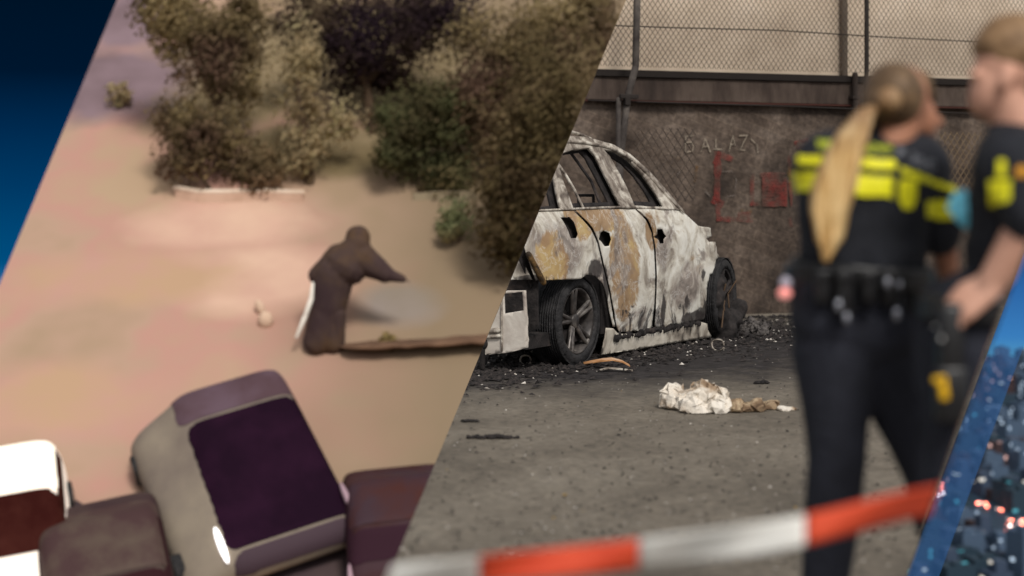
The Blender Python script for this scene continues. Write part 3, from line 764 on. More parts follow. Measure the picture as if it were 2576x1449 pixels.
def wheel(c, R, W, turn=0, rimm=None):
    rimm = rimm or M_RIM
    axis = Matrix.Rotation(turn, 3, 'Z') @ CN
    fw = Vector((-axis.y, axis.x, 0))
    up = Vector((0, 0, 1))
    def ring(prof, m, name, parent, n=64, jag=0):
        bm = bmesh.new(); rr = []
        for k in range(n):
            a = 2 * math.pi * k / n
            d = fw * math.cos(a) + up * math.sin(a)
            rr.append([bm.verts.new(c + d * (r + jag * noise.noise(Vector((math.cos(a) * 4, math.sin(a) * 4, x * 9)))) + axis * x) for r, x in prof])
        for k in range(n):
            A, B = rr[k], rr[(k + 1) % n]
            for j in range(len(prof) - 1): bm.faces.new((A[j], A[j + 1], B[j + 1], B[j]))
        return put(name, bm, m, parent, smooth=True)
    w = thing('wheel', None, None, (0, 0, 0)); w.parent = car; w.location = c - car.location
    del_keys = [k for k in ('label', 'category') if k in w.keys()]
    for k in del_keys: del w[k]
    ri = R * .75
    tp = [(ri, -W + .02), (R * .9, -W), (R * .985, -W * .93), (R, -W * .8)]
    for k in range(9):
        x = -W * .72 + k * W * .076
        tp += [(R, x), (R - .008, x + .008), (R - .008, x + .02), (R, x + .028)]
    tp += [(R * .985, -.03), (R * .93, -.004), (R * .82, .004), (R * .74, -.004), (ri, -.02), (ri, -W + .02)]
    ring(tp, M_TYRE, 'tyre', w, jag=.007)
    ring([(ri, -.2), (ri, -.02), (ri - .012, -.008), (ri - .028, -.02), (ri - .03, -.2)], rimm, 'rim', w)
    bm = bmesh.new()
    for k in range(5):
        a = 2 * math.pi * k / 5 + .5
        for da in (-.13, .13):
            d1 = fw * math.cos(a + da * .6) + up * math.sin(a + da * .6)
            d2 = fw * math.cos(a + da) + up * math.sin(a + da)
            tube(bm, [c + d1 * .04 - axis * .055, c + d2 * (ri - .02) - axis * .02], [.024, .014], 8)
    disc(bm, c - axis * .05, axis, .055, .05)
    put('spokes', bm, rimm, w, smooth=True)
    bm = bmesh.new(); disc(bm, c - axis * .12, axis, ri * .72, .02); put('brake_disc', bm, M_CHAR, w)
    bm = bmesh.new(); disc(bm, c - axis * .2, axis, ri * .97, .01); put('wheel_back', bm, M_CHAR, w)
wheel(P0 - CN * .045 + Vector((0, 0, .335)), .345, .27)
wheel(P0 + CD * 2.62 - CN * -.02 + Vector((0, 0, .36)), .36, .25, math.radians(8), M_CHAR)
wheel(P0 - CN * 1.62 + Vector((0, 0, .335)), .345, .27)
bm = bmesh.new()
for k in range(4):
    a = P0 + CD * (2.45 + rnd.uniform(-.2, .35)) + CN * rnd.uniform(.02, .12) + Vector((0, 0, rnd.uniform(.05, .3)))
    b = a + Vector((rnd.uniform(-.25, .25), rnd.uniform(-.2, .2), rnd.uniform(.1, .5)))
    tube(bm, [a, a.lerp(b, .5) + Vector((rnd.uniform(-.05, .05), 0, 0)), b], .007, 6)
bm2 = bmesh.new()
for k in range(26):
    a_ = rnd.uniform(-2.4, 1.2); rr0 = rnd.uniform(.18, .33)
    c_ = P0 + CD * (2.62 + rr0 * math.sin(a_)) + CN * rnd.uniform(-.08, .05) + Vector((0, 0, max(.03, .36 + rr0 * -math.cos(a_) * .9)))
    ellipsoid(bm2, c_, (rnd.uniform(.08, .13), rnd.uniform(.06, .1), rnd.uniform(.08, .14)), Matrix.Rotation(rnd.uniform(-1, 1), 3, 'Y'), 10)
me = fuse(bm2, .016, M_CHAR, 'melted_wheel_arch', 9)
for v_ in me.vertices: v_.co += v_.normal * .02 * noise.noise(v_.co * 14)
clip_me(me, YARD); link('melted_wheel_arch', me, car)
put('loose_wiring', bm, mat("scorched_wire", sr(84, 66, 50), rough=.8), car, smooth=True)

# ---------------------------------------------------------------- debris
def G(u, v):
    Y = FPX * EYE / (v - 470); return P(u, v, Y)
def lump(name, label, cat, u0, u1, vb, hpx, m, depth=.12, seed=0, voxel=.006, n=14, crease=.5, clip=YARD):
    r = random.Random(seed); a, b = G(u0, vb), G(u1, vb); s = FPX / a.y; h = hpx / s
    bm = bmesh.new()
    for i in range(n):
        t = (i + .5) / n
        c = a.lerp(b, t) + Vector((0, depth * r.uniform(0, 1), 0))
        hh = h * (.45 + .55 * math.sin(math.pi * min(max(t, .08), .92))) * r.uniform(.6, 1)
        R = Vector((r.uniform(.6, 1.4) * (b - a).length / n, depth * .5, hh * .5))
        ellipsoid(bm, c + Vector((0, 0, hh * .45)), R, Matrix.Rotation(r.uniform(-.6, .6), 3, 'Y'), 12)
    me = fuse(bm, voxel, m, name, 1, .3)
    for v in me.vertices:
        q = v.co
        f = noise.cell(Vector((q.x * 14, q.y * 14, q.z * 22))) * .4 + noise.noise(q * 22) + .6 * abs(noise.noise(q * 45))
        v.co = q + v.normal * f * h * .13 * crease * 2
        if v.co.z < .003: v.co.z = .003
    if clip: clip_me(me, clip)
    o = link(name, me); return tag(o, label, cat)
M_CLOTH = mat("dirty_white_cloth", [(.3, sr(84, 62, 44)), (.4, sr(160, 138, 114)), (.5, sr(214, 204, 190)), (.75, sr(226, 220, 210))], scale=5, detail=6, dist=.6, rough=.8, bump=.6, bscale=30)
M_RAG = mat("brown_rag", [(.3, sr(60, 45, 34)), (.45, sr(120, 98, 76)), (.6, sr(178, 158, 130)), (.75, sr(130, 84, 48))], scale=8, detail=7, dist=1, rough=.85, bump=.6, bscale=30)

def crumple(name, label, cat, blobs, m, seed=1, amp=.03, ratio=.14, voxel=.008):
    """creased heap: fused lobes (u, v_base, half width px, height px, depth m), ridged and faceted"""
    bm = bmesh.new()
    for (u, v, hw, hpx, dp) in blobs:
        b = G(u, v); s = FPX / b.y
        ellipsoid(bm, b + Vector((0, dp, hpx / s * .42)), (hw / s, dp, hpx / s * .58), Matrix.Rotation(.25 * math.sin(u), 3, 'Y'), 20)
    me = fuse(bm, voxel, m, name, 2, .4)
    rg = lambda q: 1 - 2.4 * abs(noise.noise(q))
    for v in me.vertices:
        q = v.co + Vector((seed, 0, 0))
        w_ = noise.noise(q * 5) * .05
        f = rg(q * 7 + Vector((w_, w_, 0)) * 9) * amp * .9 + rg(q * 16) * amp * .7 + rg(q * 34) * amp * .2
        v.co = v.co + v.normal * f
        v.co.z = max(v.co.z, .004 + .002 * noise.noise(q * 30))
    me = evaluate(me, [('DECIMATE', dict(ratio=ratio))])
    me.polygons.foreach_set('use_smooth', [False] * len(me.polygons))
    clip_me(me, YARD)
    return tag(link(name, me), label, cat)
crumple('crumpled_cloth', 'large crumpled dirty white cloth lying on the paving', 'cloth', [(1700, 1032, 26, 50, .1), (1690, 1030, 16, 36, .08), (1735, 1038, 24, 34, .12), (1778, 1040, 34, 66, .12), (1805, 1040, 28, 54, .12), (1755, 1042, 40, 28, .08), (1815, 1042, 26, 26, .08)], M_CLOTH, 3, .034)
crumple('brown_rag', 'twisted brown singed rag beside the white cloth', 'rag', [(1855, 1040, 16, 28, .06), (1885, 1038, 26, 20, .07), (1908, 1038, 13, 32, .06), (1940, 1032, 24, 18, .05)], M_RAG, 8, .024)
crumple('white_paper', 'small flat white scrap of paper right of the brown rag', 'paper', [(1975, 1036, 18, 8, .05), (1992, 1034, 14, 6, .04)], M_CLOTH, 5, .01)
lump('dark_shard', 'small black shard on the paving above the brown rag', 'debris', 1897, 1938, 967, 14, M_CHAR, .06, 4, n=7)
lump('charred_stick', 'long thin black charred strip on the paving', 'debris', 1177, 1306, 1106, 15, M_CHAR, .03, 5, n=16, crease=1)
lump('charred_chip', 'short black chip behind the charred strip', 'debris', 1160, 1205, 1062, 9, M_CHAR, .03, 6, n=7)
M_ORANGE = mat("singed_trim", [(.3, sr(110, 78, 50)), (.5, sr(184, 132, 84)), (.7, sr(206, 176, 150))], scale=6, rough=.7)
strip = thing('curved_trim_strip', 'curved orange brown trim strip on the ground by the near wheel', 'debris', G(1530, 930))
def ribbon(bm, pts, w, th=.006):
    prev = None
    for i, (u, v, z) in enumerate(pts):
        c = G(u, v) + Vector((0, 0, z))
        ww = w * (.35 + .65 * math.sin(math.pi * (i + .5) / len(pts)))
        cur = [bm.verts.new(c + Vector((0, dy * ww, dz * th))) for dy, dz in ((-.5, 0), (.5, .6), (.5, 1.6), (-.5, 1))]
        if prev:
            for a in range(4): bm.faces.new((prev[a], prev[(a + 1) % 4], cur[(a + 1) % 4], cur[a]))
        else: bm.faces.new(cur)
        prev = cur
    bm.faces.new(prev[::-1])
bm = bmesh.new(); ribbon(bm, [(1468, 922, .02), (1490, 925, .04), (1515, 926, .055), (1540, 925, .06), (1565, 926, .045), (1584, 928, .02)], .16); put('trim_strip', bm, M_ORANGE, strip)
bm = bmesh.new(); ribbon(bm, [(1500, 935, .0), (1530, 934, .02), (1560, 935, .015), (1592, 935, .004)], .05); put('trim_lip', bm, M_FRAME, strip)
def ringbit(name, label, u, v, R, m, zc):
    bm = bmesh.new(); c = G(u, v) + Vector((0, 0, zc))
    pts = [c + Vector((R * math.cos(a), .02 * math.sin(3 * a), R * .95 * math.sin(a))) for a in [2 * math.pi * k / 16 * .93 for k in range(17)]]
    tube(bm, pts, .007, 8); return tag(put(name, bm, m, smooth=True), label, 'debris')
ringbit('metal_hoop', 'pale ash covered hoop below the front of the sill', 1806, 884, .05, M_FRAME, .052)
ringbit('metal_hoop', 'thin dark metal hoop below the rear bumper', 1322, 920, .04, M_FRAME, .042)
lump('rubble_heap', 'low grey heap of twisted scrap by the wall right of the far wheel', 'debris', 1866, 1935, 842, 34, mat("ash_scrap", [(.35, sr(48, 44, 44)), (.6, sr(100, 95, 92)), (.75, sr(150, 140, 130))], scale=12, rough=.9), .3, 12, n=14, crease=2)
lump('charred_heap', 'black crumbly charred heap under the near rear wheel', 'debris', 1215, 1500, 915, 9, M_CHAR, .5, 14, voxel=.012, n=26, crease=2)
lump('charred_heap', 'black ash heap round the far front wheel', 'debris', 1780, 1900, 850, 14, M_CHAR, .4, 15, voxel=.012, n=16, crease=2)

def scatter(name, n, m, region, size, seed):
    r = random.Random(seed); bm = bmesh.new()
    k = 0
    while k < n:
        u, v = region(r)
        c = G(u, v); s = r.uniform(*size)
        a = r.uniform(0, 6.28)
        vs = [bm.verts.new(c + Vector((math.cos(a + i * 2.1) * s * r.uniform(.5, 1.2), math.sin(a + i * 2.1) * s * r.uniform(.5, 1.2), .005 + s * r.uniform(0, .35)))) for i in range(3)]
        t = bm.verts.new(c + Vector((r.uniform(-.3, .3) * s, r.uniform(-.3, .3) * s, .005 + s * r.uniform(.3, .8))))
        for i in range(3): bm.faces.new((vs[i], vs[(i + 1) % 3], t))
        bm.faces.new(vs)
        k += 1
    return tag(put(name, bm, m), kind='stuff')
def near_car(r):
    t = r.random()
    u = r.uniform(1080, 2050); base = 905 - (u - 1300) * .14
    return u, max(800, base + r.gauss(15, 24))
def everywhere(r): return r.uniform(1000, 2400), 800 + 640 * r.random() ** 1.1
M_ASHW = mat("pale_fragments", [(.4, sr(140, 130, 120)), (.6, sr(210, 204, 196))], scale=40, rough=.8)
M_DKF = mat("dark_fragments", [(.4, sr(24, 22, 22)), (.6, sr(56, 50, 48))], scale=40, rough=.9)
scatter('pale_debris', 420, M_ASHW, near_car, (.006, .026), 1)
scatter('dark_debris', 3600, M_DKF, near_car, (.012, .05), 2)
scatter('pale_grit', 650, M_ASHW, everywhere, (.003, .010), 3)
scatter('dark_grit', 1500, M_DKF, everywhere, (.004, .015), 4)
scatter('dry_leaf_bits', 18, mat("dry_leaf", sr(150, 120, 60), rough=.8), everywhere, (.008, .016), 9)

# ---------------------------------------------------------------- officers
M_SKIN = mat("skin", [(.35, sr(196, 146, 124)), (.65, sr(216, 168, 146))], scale=6, rough=.55)
M_SKIN2 = mat("skin_tanned", [(.35, sr(160, 108, 82)), (.65, sr(182, 130, 104))], scale=6, rough=.55)
M_NAVY = mat("navy_cloth", [(.35, sr(26, 28, 34)), (.65, sr(38, 40, 47))], scale=9, rough=.85, bump=.4, bscale=60)
M_TROU = mat("dark_trousers", [(.35, sr(26, 28, 36)), (.65, sr(40, 42, 52))], scale=5, rough=.85, bump=.4, bscale=40)
M_BELT = mat("black_leather", sr(20, 20, 22), rough=.4, spec=.5)
M_HIVIS = mat("high_visibility_yellow", [(.4, (.80, .76, .015)), (.6, (.90, .86, .03))], scale=10, rough=.5)
M_BLOND = mat("blond_hair", [(.35, sr(160, 116, 66)), (.5, sr(204, 166, 108)), (.65, sr(232, 202, 150))], scale=14, detail=6, dist=.3, rough=.5, stretch=(2.5, 2.5, .25))
t = M_BLOND.node_tree; bs = t.nodes['Principled BSDF']; r = [n for n in t.nodes if n.type == 'VALTORGB'][0]
g = [n for n in t.nodes if n.type == 'TEX_COORD'][0]; sp = t.nodes.new('ShaderNodeSeparateXYZ'); t.links.new(g.outputs['Object'], sp.inputs[0])
mr = t.nodes.new('ShaderNodeMapRange'); mr.inputs[1].default_value = 1.42; mr.inputs[2].default_value = 1.55; mr.inputs[4].default_value = .85
t.links.new(sp.outputs[2], mr.inputs[0]); x = t.nodes.new('ShaderNodeMix'); x.data_type = 'RGBA'; t.links.new(mr.outputs[0], x.inputs[0])
M_BLOND_MR = mr
t.links.new(r.outputs[0], x.inputs[6]); x.inputs[7].default_value = (*sr(134, 104, 76), 1); t.links.new(x.outputs[2], bs.inputs['Base Color'])
M_BROWNH = mat("brown_hair", [(.35, sr(70, 54, 40)), (.65, sr(120, 96, 70))], scale=20, rough=.6)
M_SANDH = mat("sandy_hair", [(.35, sr(104, 78, 54)), (.65, sr(150, 120, 88))], scale=20, rough=.6)
M_GREYM = mat("grey_lettering", sr(96, 98, 104), rough=.6)

def hand(bm, wrist, dirv, palmn, scale=1.0, curl=.6):
    """palm, five fingers, bent and unequal"""
    d = dirv.normalized(); n = palmn.normalized(); n = (n - d * n.dot(d)).normalized(); x = d.cross(n)
    s = scale
    for k in range(4):
        off = (k - 1.5) * .021 * s
        base = wrist + d * .085 * s + x * off
        capsule(bm, wrist + x * off * .7 + d * .01, base, .017 * s, .0135 * s, 10, 4)
        L = (.030, .036, .034, .026)[k] * s
        q = base; a = curl * .5
        for j in range(3):
            dd = d * math.cos(a) + n * math.sin(a)
            q2 = q + dd * L * (1.15, .8, .65)[j]
            capsule(bm, q, q2, (.0098, .009, .0082)[j] * s, (.009, .0082, .0074)[j] * s, 10, 4)
            q = q2; a += curl
    q = wrist + d * .025 * s - x * .028 * s
    for j, (L, r) in enumerate(((.038, .013), (.03, .0105), (.024, .0095))):
        dd = (d * (.75 - .05 * j) - x * (.62 - .25 * j) + n * (.3 + .25 * j)).normalized()
        q2 = q + dd * L * s
        capsule(bm, q, q2, r * s, r * .9 * s, 10, 4); q = q2

def patch(name, me, test, off, m, parent, one=False):
    """cloth patch lying on the garment: the faces passing the test, lifted by off"""
    bm = bmesh.new(); bm.from_mesh(me)
    kill = [f for f in bm.faces if not test(f.calc_center_median(), f.normal)]
    bmesh.ops.delete(bm, geom=kill, context='FACES')
    if one and bm.faces:      # keep the largest piece
        left = set(bm.faces); best = []
        while left:
            st = [left.pop()]; grp = list(st)
            while st:
                for e in st.pop().edges:
                    for f in e.link_faces:
                        if f in left: left.discard(f); st.append(f); grp.append(f)
            if len(grp) > len(best): best = grp
        bs_ = set(best); bmesh.ops.delete(bm, geom=[f for f in bm.faces if f not in bs_], context='FACES')
    for _s in range(3): bmesh.ops.smooth_vert(bm, verts=[v for v in bm.verts if v.is_boundary], factor=.5, use_axis_x=True, use_axis_y=True, use_axis_z=True)
    for v in bm.verts: v.co += v.normal * off
    mm = bpy.data.meshes.new(name); bm.to_mesh(mm); bm.free()
    mm.materials.clear(); mm.materials.append(m)
    clip_me(mm, YARD)
    return link(name, mm, parent)

def pxq(u, v, Y0):
    return lambda dy: P(u, v, Y0 + dy)
# ---- woman
YW = 4.4
woman = thing('person', 'officer with long blond ponytail seen from behind in navy shirt with yellow bands', 'person', Vector((P(2180, 0, YW).x, YW, 0)))
def w(u, v, dy=0): return P(u, v, YW + dy)
sW = FPX / YW
R_ = lambda px: px / sW
bm = bmesh.new()
# body: head with face, neck, torso, arms, hands, legs, feet - fused into one surface
ellipsoid(bm, w(2262, 248, .02), (.078, .098, .095))
ellipsoid(bm, w(2300, 290, .05), (.058, .06, .072), Matrix.Rotation(-.4, 3, 'Y'))
capsule(bm, w(2346, 285, .06), w(2364, 306, .07), .010, .013)
ellipsoid(bm, w(2330, 332, .06), (.026, .03, .02)); ellipsoid(bm, w(2345, 318, .07), (.018, .02, .008))
ellipsoid(bm, w(2340, 268, .03), (.014, .012, .010)); ellipsoid(bm, w(2278, 280, -.045), (.012, .012, .03))
capsule(bm, w(2268, 310, 0), w(2225, 390, 0), .052, .06)
capsule(bm, w(2120, 420, .02), w(2290, 420, .03), .07, .07)
capsule(bm, w(2180, 460, .03), w(2160, 640, .03), .095, .09)
capsule(bm, w(2110, 760, 0), w(2200, 770, .03), .11, .11)
capsule(bm, w(2320, 430, .0), w(2368, 580, .02), .05, .042)
capsule(bm, w(2368, 580, .02), w(2390, 715, .12), .040, .028)
capsule(bm, w(2060, 430, .02), w(2060, 600, .12), .05, .042)
capsule(bm, w(2060, 600, .12), w(2110, 640, .34), .038, .028)
hand(bm, w(2390, 718, .13), Vector((.1, .3, -.8)), Vector((-1, .1, 0)))
hand(bm, w(2112, 640, .35), Vector((.5, .9, .1)), Vector((0, 0, -1)))
FW = 470 + EYE * sW
capsule(bm, w(2095, 850, 0), w(2112, 1160, -.02), .085, .055)
capsule(bm, w(2112, 1160, -.02), w(2078, FW - 60, .04), .055, .04)
capsule(bm, w(2215, 850, .05), w(2330, 1160, .02), .085, .055)
capsule(bm, w(2330, 1160, .02), w(2400, FW - 60, .1), .055, .04)
me = fuse(bm, .008, M_SKIN2, 'body', 4); clip_me(me, YARD); link('body', me, woman)
# shirt
bm = bmesh.new()
capsule(bm, w(2095, 425, .01), w(2300, 425, .03), .105, .098)
capsule(bm, w(2160, 400, .03), w(2230, 385, .03), .09, .075)
capsule(bm, w(2125, 480, 0), w(2125, 660, 0), .125, .115)
capsule(bm, w(2230, 470, .02), w(2215, 660, .02), .13, .115)
capsule(bm, w(2178, 460, 0), w(2170, 660, 0), .13, .118)
capsule(bm, w(2310, 440, .02), w(2362, 580, .03), .078, .063)
capsule(bm, w(2362, 560, .03), w(2366, 592, .03), .062, .055)
capsule(bm, w(2065, 440, .02), w(2062, 580, .10), .068, .055)
capsule(bm, w(2235, 345, .02), w(2210, 390, .02), .06, .07)
shirt = fuse(bm, .0068, M_NAVY, 'shirt', 8)
def creases(m_, a=.006):
    for v_ in m_.vertices:
        q_ = v_.co
        v_.co = q_ + v_.normal * a * (1 - 2.2 * abs(noise.noise(Vector((q_.x * 9 + q_.z * 5, q_.y * 6, q_.z * 7 - q_.x * 4)))))
creases(shirt)
clipped = shirt.copy(); clip_me(clipped, YARD); sh = link('shirt', clipped, woman)
def lw(ax, ay, bx, by, x): return ay + (by - ay) * (x - ax) / (bx - ax)
def t_up(c, n):
    u, v = proj(c)
    if c.y > YW + .12 and u < 2260: return False
    if 2008 < u < 2252: return lw(2020, 390, 2250, 402, u) < v < lw(2020, 414, 2250, 432, u)
    if 2262 < u < 2402:
        return lw(2265, 418, 2400, 468, u) < v < lw(2265, 440, 2400, 488, u)
    return False
def t_lo(c, n):
    u, v = proj(c)
    if 1995 < u < 2246 and n.y < .35: return lw(2005, 428, 2240, 444, u) < v < lw(2005, 482, 2240, 500, u)
    return False
def t_side(c, n):
    u, v = proj(c)
    return 2258 < u < 2306 and 452 < v < 528 and n.y < .2 and abs(u - 2282) < 26 - max(0, (v - 500)) * .5
def t_slv(c, n):
    u, v = proj(c)
    return n.y < .2 and c.y < YW + .04 and 2326 < u < 2402 and 500 < v < 552
for nm, tst in (('reflective_band', t_up), ('reflective_band', t_lo), ('reflective_patch', t_side), ('sleeve_band', t_slv)):
    patch(nm, shirt, tst, .005, M_HIVIS, sh, nm == 'sleeve_band')
def t_word(c, n):
    u, v = proj(c)
    return n.y < .3 and ((2168 < u < 2244 and 364 < v < 388 and (u * .125) % 1 < .78))
def t_word2(c, n):
    u, v = proj(c); return n.y < .3 and 2056 < u < 2110 and 352 < v < 378
M_DYL = mat('dull_yellow_lettering', (.34, .38, .03), rough=.6)
patch('back_lettering', shirt, t_word2, .004, M_DYL, sh)
patch('back_lettering', shirt, t_word, .004, mat("dull_yellow_lettering", (.34, .38, .03), rough=.6), sh)
def t_grey(c, n):
    u, v = proj(c)
    if n.y > .4: return False
    a = lw(2290, 380, 2350, 404, u)
    return (2286 < u < 2352 and a < v < a + 36 and (u * .11) % 1 < .8) or (2252 < u < 2276 and 372 < v < 396)
patch('shoulder_lettering', shirt, t_grey, .004, M_GREYM, sh)
# trousers
bm = bmesh.new()
capsule(bm, w(2100, 740, 0), w(2195, 745, .03), .122, .125)
capsule(bm, w(2095, 800, 0), w(2205, 820, .03), .118, .13)
capsule(bm, w(2092, 880, 0), w(2108, 1150, -.02), .106, .078)
capsule(bm, w(2108, 1150, -.02), w(2078, 1450, .02), .078, .066)
capsule(bm, w(2078, 1450, .02), w(2078, FW - 50, .04), .066, .062)
capsule(bm, w(2215, 880, .05), w(2345, 1180, .02), .115, .08)
capsule(bm, w(2345, 1180, .02), w(2400, 1450, .06), .08, .07)
capsule(bm, w(2400, 1450, .06), w(2405, FW - 50, .1), .07, .064)
me = fuse(bm, .011, M_TROU, 'trousers', 5)
for v in me.vertices:
    v.co += v.normal * .006 * noise.noise(Vector((v.co.x * 12, v.co.y * 12, v.co.z * 5)))
clip_me(me, YARD); link('trousers', me, woman)
for (u, dy) in ((2078, .04), (2405, .1)):
    bm = bmesh.new(); b = w(u, FW - 40, dy)
    capsule(bm, b, b + Vector((.0, .0, -.0)), .06, .06)
    capsule(bm, Vector((b.x, b.y - .03, .052)), Vector((b.x + .05, b.y + .16, .042)), .05, .042)
    me = fuse(bm, .01, M_BELT, 'boot', 3); clip_me(me, YARD); link('boot', me, woman)
# hair cap, bun, ponytail
bm = bmesh.new()
ellipsoid(bm, w(2246, 242, .0), (.084, .105, .092)); ellipsoid(bm, w(2222, 262, -.02), (.06, .08, .06))
capsule(bm, w(2310, 215, .05), w(2330, 240, .06), .045, .03)
me = fuse(bm, .009, M_BROWNH, 'hair', 3); clip_me(me, YARD); hr = link('hair', me, woman)
bm = bmesh.new(); ellipsoid(bm, w(2238, 252, -.095), (.034, .03, .034)); me = fuse(bm, .007, M_BLOND, 'hair_tie_knot', 2); clip_me(me, YARD); link('hair_tie_knot', me, hr)
bm = bmesh.new()
pony = [(2200, 272, -.07, 18), (2174, 288, -.11, 24), (2142, 350, -.135, 42), (2120, 407, -.14, 48), (2100, 470, -.14, 54), (2088, 529, -.14, 48), (2090, 595, -.135, 34), (2082, 625, -.13, 20), (2077, 648, -.13, 8)]
for i in range(len(pony) - 1):
    a, b = pony[i], pony[i + 1]
    for k in (-1, 0, 1):
        capsule(bm, w(a[0] + k * a[3] * .48, a[1], a[2]), w(b[0] + k * b[3] * .48, b[1], b[2]), R_(a[3] * .52), R_(b[3] * .52), 12, 4)
rp = random.Random(7)
for st_ in range(26):
    o_x = rp.uniform(-.95, .95); o_y = rp.uniform(-.03, .015); ln_ = rp.randint(6, 8)
    for i in range(1, ln_):
        a, b = pony[i], pony[i + 1] if i + 1 < len(pony) else pony[i]
        sp_ = 1 + .22 * math.sin(st_ * 2.1 + i * .5)
        capsule(bm, w(a[0] + o_x * a[3] * sp_, a[1], a[2] + o_y), w(b[0] + o_x * b[3] * (1 + .22 * math.sin(st_ * 2.1 + (i + 1) * .5)), b[1] + (rp.uniform(-6, 14) if i == ln_ - 1 else 0), b[2] + o_y), R_(5), R_(4.5), 8, 3)
me = fuse(bm, .0045, M_BLOND, 'ponytail', 2)
for v in me.vertices: v.co += v.normal * .003 * noise.noise(Vector((v.co.x * 120, v.co.y * 60, v.co.z * 8)))
clip_me(me, YARD); link('ponytail', me, hr)
# duty belt with pouches
bm = bmesh.new()
pts = [w(2160, 690, .02) + Vector((.19 * math.cos(a), .145 * math.sin(a), .008 * math.sin(2 * a))) for a in [2 * math.pi * k / 24 for k in range(25)]]
for i in range(24):
    for dz in (-.018, 0, .018): capsule(bm, pts[i] + Vector((0, 0, dz)), pts[i + 1] + Vector((0, 0, dz)), .012, .012, 8, 3)
me = fuse(bm, .006, M_BELT, 'duty_belt', 2); clip_me(me, YARD); belt = link('duty_belt', me, woman)
def pouch(u, v, dy, sx, sz, m=M_BELT, nm='belt_pouch'):
    bm = bmesh.new(); box(bm, w(u, v, dy), (R_(sx), .05, R_(sz)), None, .01)
    box(bm, w(u, v - sz * .3, dy - .027), (R_(sx) * .8, .012, R_(sz) * .35), None, .004)
    put(nm, bm, m, belt, smooth=True)
pouch(2012, 690, .0, 44, 95); pouch(2072, 720, -.11, 42, 85); pouch(2125, 730, -.14, 46, 110); pouch(2185, 720, -.14, 40, 80)
pouch(2240, 720, -.12, 46, 90); pouch(2292, 740, -.05, 44, 130); pouch(2335, 730, .0, 40, 100)
M_GLINT = mat("worn_grey_buckle", sr(170, 172, 182), rough=.25, metal=.6)
for (u, v, dy, r) in ((2110, 768, -.185, 15), (2232, 712, -.165, 14), (2262, 716, -.15, 11), (2255, 790, -.14, 16), (2130, 800, -.17, 14)):
    bm = bmesh.new(); ellipsoid(bm, w(u, v, dy), (R_(r * .55), .01, R_(r)), None, 12); put('buckle', bm, M_GLINT, belt, smooth=True)
bm = bmesh.new(); ellipsoid(bm, w(1977, 712, -.03), (R_(15), .02, R_(16)), None, 14); put('radio_handset', bm, mat("pale_handset", sr(196, 190, 205), rough=.5), belt, smooth=True)
bm = bmesh.new(); ellipsoid(bm, w(1974, 738, -.035), (R_(17), .02, R_(14)), None, 14); put('handset_lamp', bm, mat("pink_lamp", sr(230, 120, 110), rough=.5, emis=(1, .45, .4), es=.45), belt, smooth=True)

# ---- man
YM = 4.0
man = thing('person', 'officer with short sandy hair in black shirt looking down at the right edge', 'person', Vector((P(2520, 0, YM).x, YM, 0)))
def q(u, v, dy=0): return P(u, v, YM + dy)
sM = FPX / YM
FM = 470 + EYE * sM
bm = bmesh.new()
ellipsoid(bm, q(2552, 150, 0), (.095, .078, .105), Matrix.Rotation(.35, 3, 'Y'))
ellipsoid(bm, q(2500, 215, 0), (.052, .062, .085), Matrix.Rotation(.45, 3, 'Y'))
capsule(bm, q(2462, 215, 0), q(2462, 240, 0), .011, .016)       # nose
ellipsoid(bm, q(2474, 266, 0), (.016, .026, .009)); ellipsoid(bm, q(2490, 284, 0), (.026, .03, .02))   # mouth, chin
ellipsoid(bm, q(2452, 186, -.03), (.018, .014, .012)); ellipsoid(bm, q(2452, 186, .03), (.018, .014, .012))  # brows
ellipsoid(bm, q(2532, 200, -.078), (.018, .012, .032), Matrix.Rotation(.2, 3, 'Y'))
capsule(bm, q(2540, 240, 0), q(2575, 370, .0), .058, .07)
capsule(bm, q(2560, 440, -.12), q(2560, 440, .14), .07, .07)
capsule(bm, q(2590, 480, 0), q(2570, 720, 0), .09, .09)
capsule(bm, q(2600, 460, -.16), q(2600, 560, -.2), .055, .05)
capsule(bm, q(2600, 560, -.2), q(2494, 712, -.16), .058, .034)
capsule(bm, q(2530, 460, .12), q(2525, 640, .14), .05, .042)
capsule(bm, q(2520, 650, .14), q(2490, 592, .1), .04, .03)
hand(bm, q(2494, 712, -.16), Vector((-.6, .1, -.5)), Vector((0, .6, -.8)), 1.05, .5)
capsule(bm, q(2470, 850, 0), q(2430, 1180, -.02), .09, .06)
capsule(bm, q(2430, 1180, -.02), q(2440, FM - 60, .02), .06, .042)
capsule(bm, q(2560, 850, .1), q(2590, 1180, .1), .09, .06)
capsule(bm, q(2590, 1180, .1), q(2600, FM - 60, .12), .06, .042)
me = fuse(bm, .008, M_SKIN, 'body', 4); clip_me(me, YARD); link('body', me, man)
bm = bmesh.new(); hand(bm, q(2480, 578, .02), Vector((-.62, -.1, .6)), Vector((-.3, .6, .5)), .82, .9)
me = fuse(bm, .0045, mat("light_blue_glove", sr(125, 228, 255), rough=.4, spec=.5), 'glove', 2); clip_me(me, YARD); tag(link('glove', me, man), 'light blue glove on the raised hand')
bm = bmesh.new()
capsule(bm, q(2545, 400, -.1), q(2545, 400, .12), .08, .085)
capsule(bm, q(2560, 440, -.13), q(2560, 440, .15), .105, .105)
capsule(bm, q(2575, 500, -.02), q(2565, 720, 0), .13, .135)
capsule(bm, q(2620, 500, 0), q(2600, 720, 0), .14, .14)
capsule(bm, q(2590, 455, -.17), q(2598, 545, -.2), .075, .074)
capsule(bm, q(2530, 460, .12), q(2525, 620, .14), .072, .06)
capsule(bm, q(2525, 640, .14), q(2498, 605, .12), .05, .042)
capsule(bm, q(2560, 345, 0), q(2555, 400, 0), .072, .09)
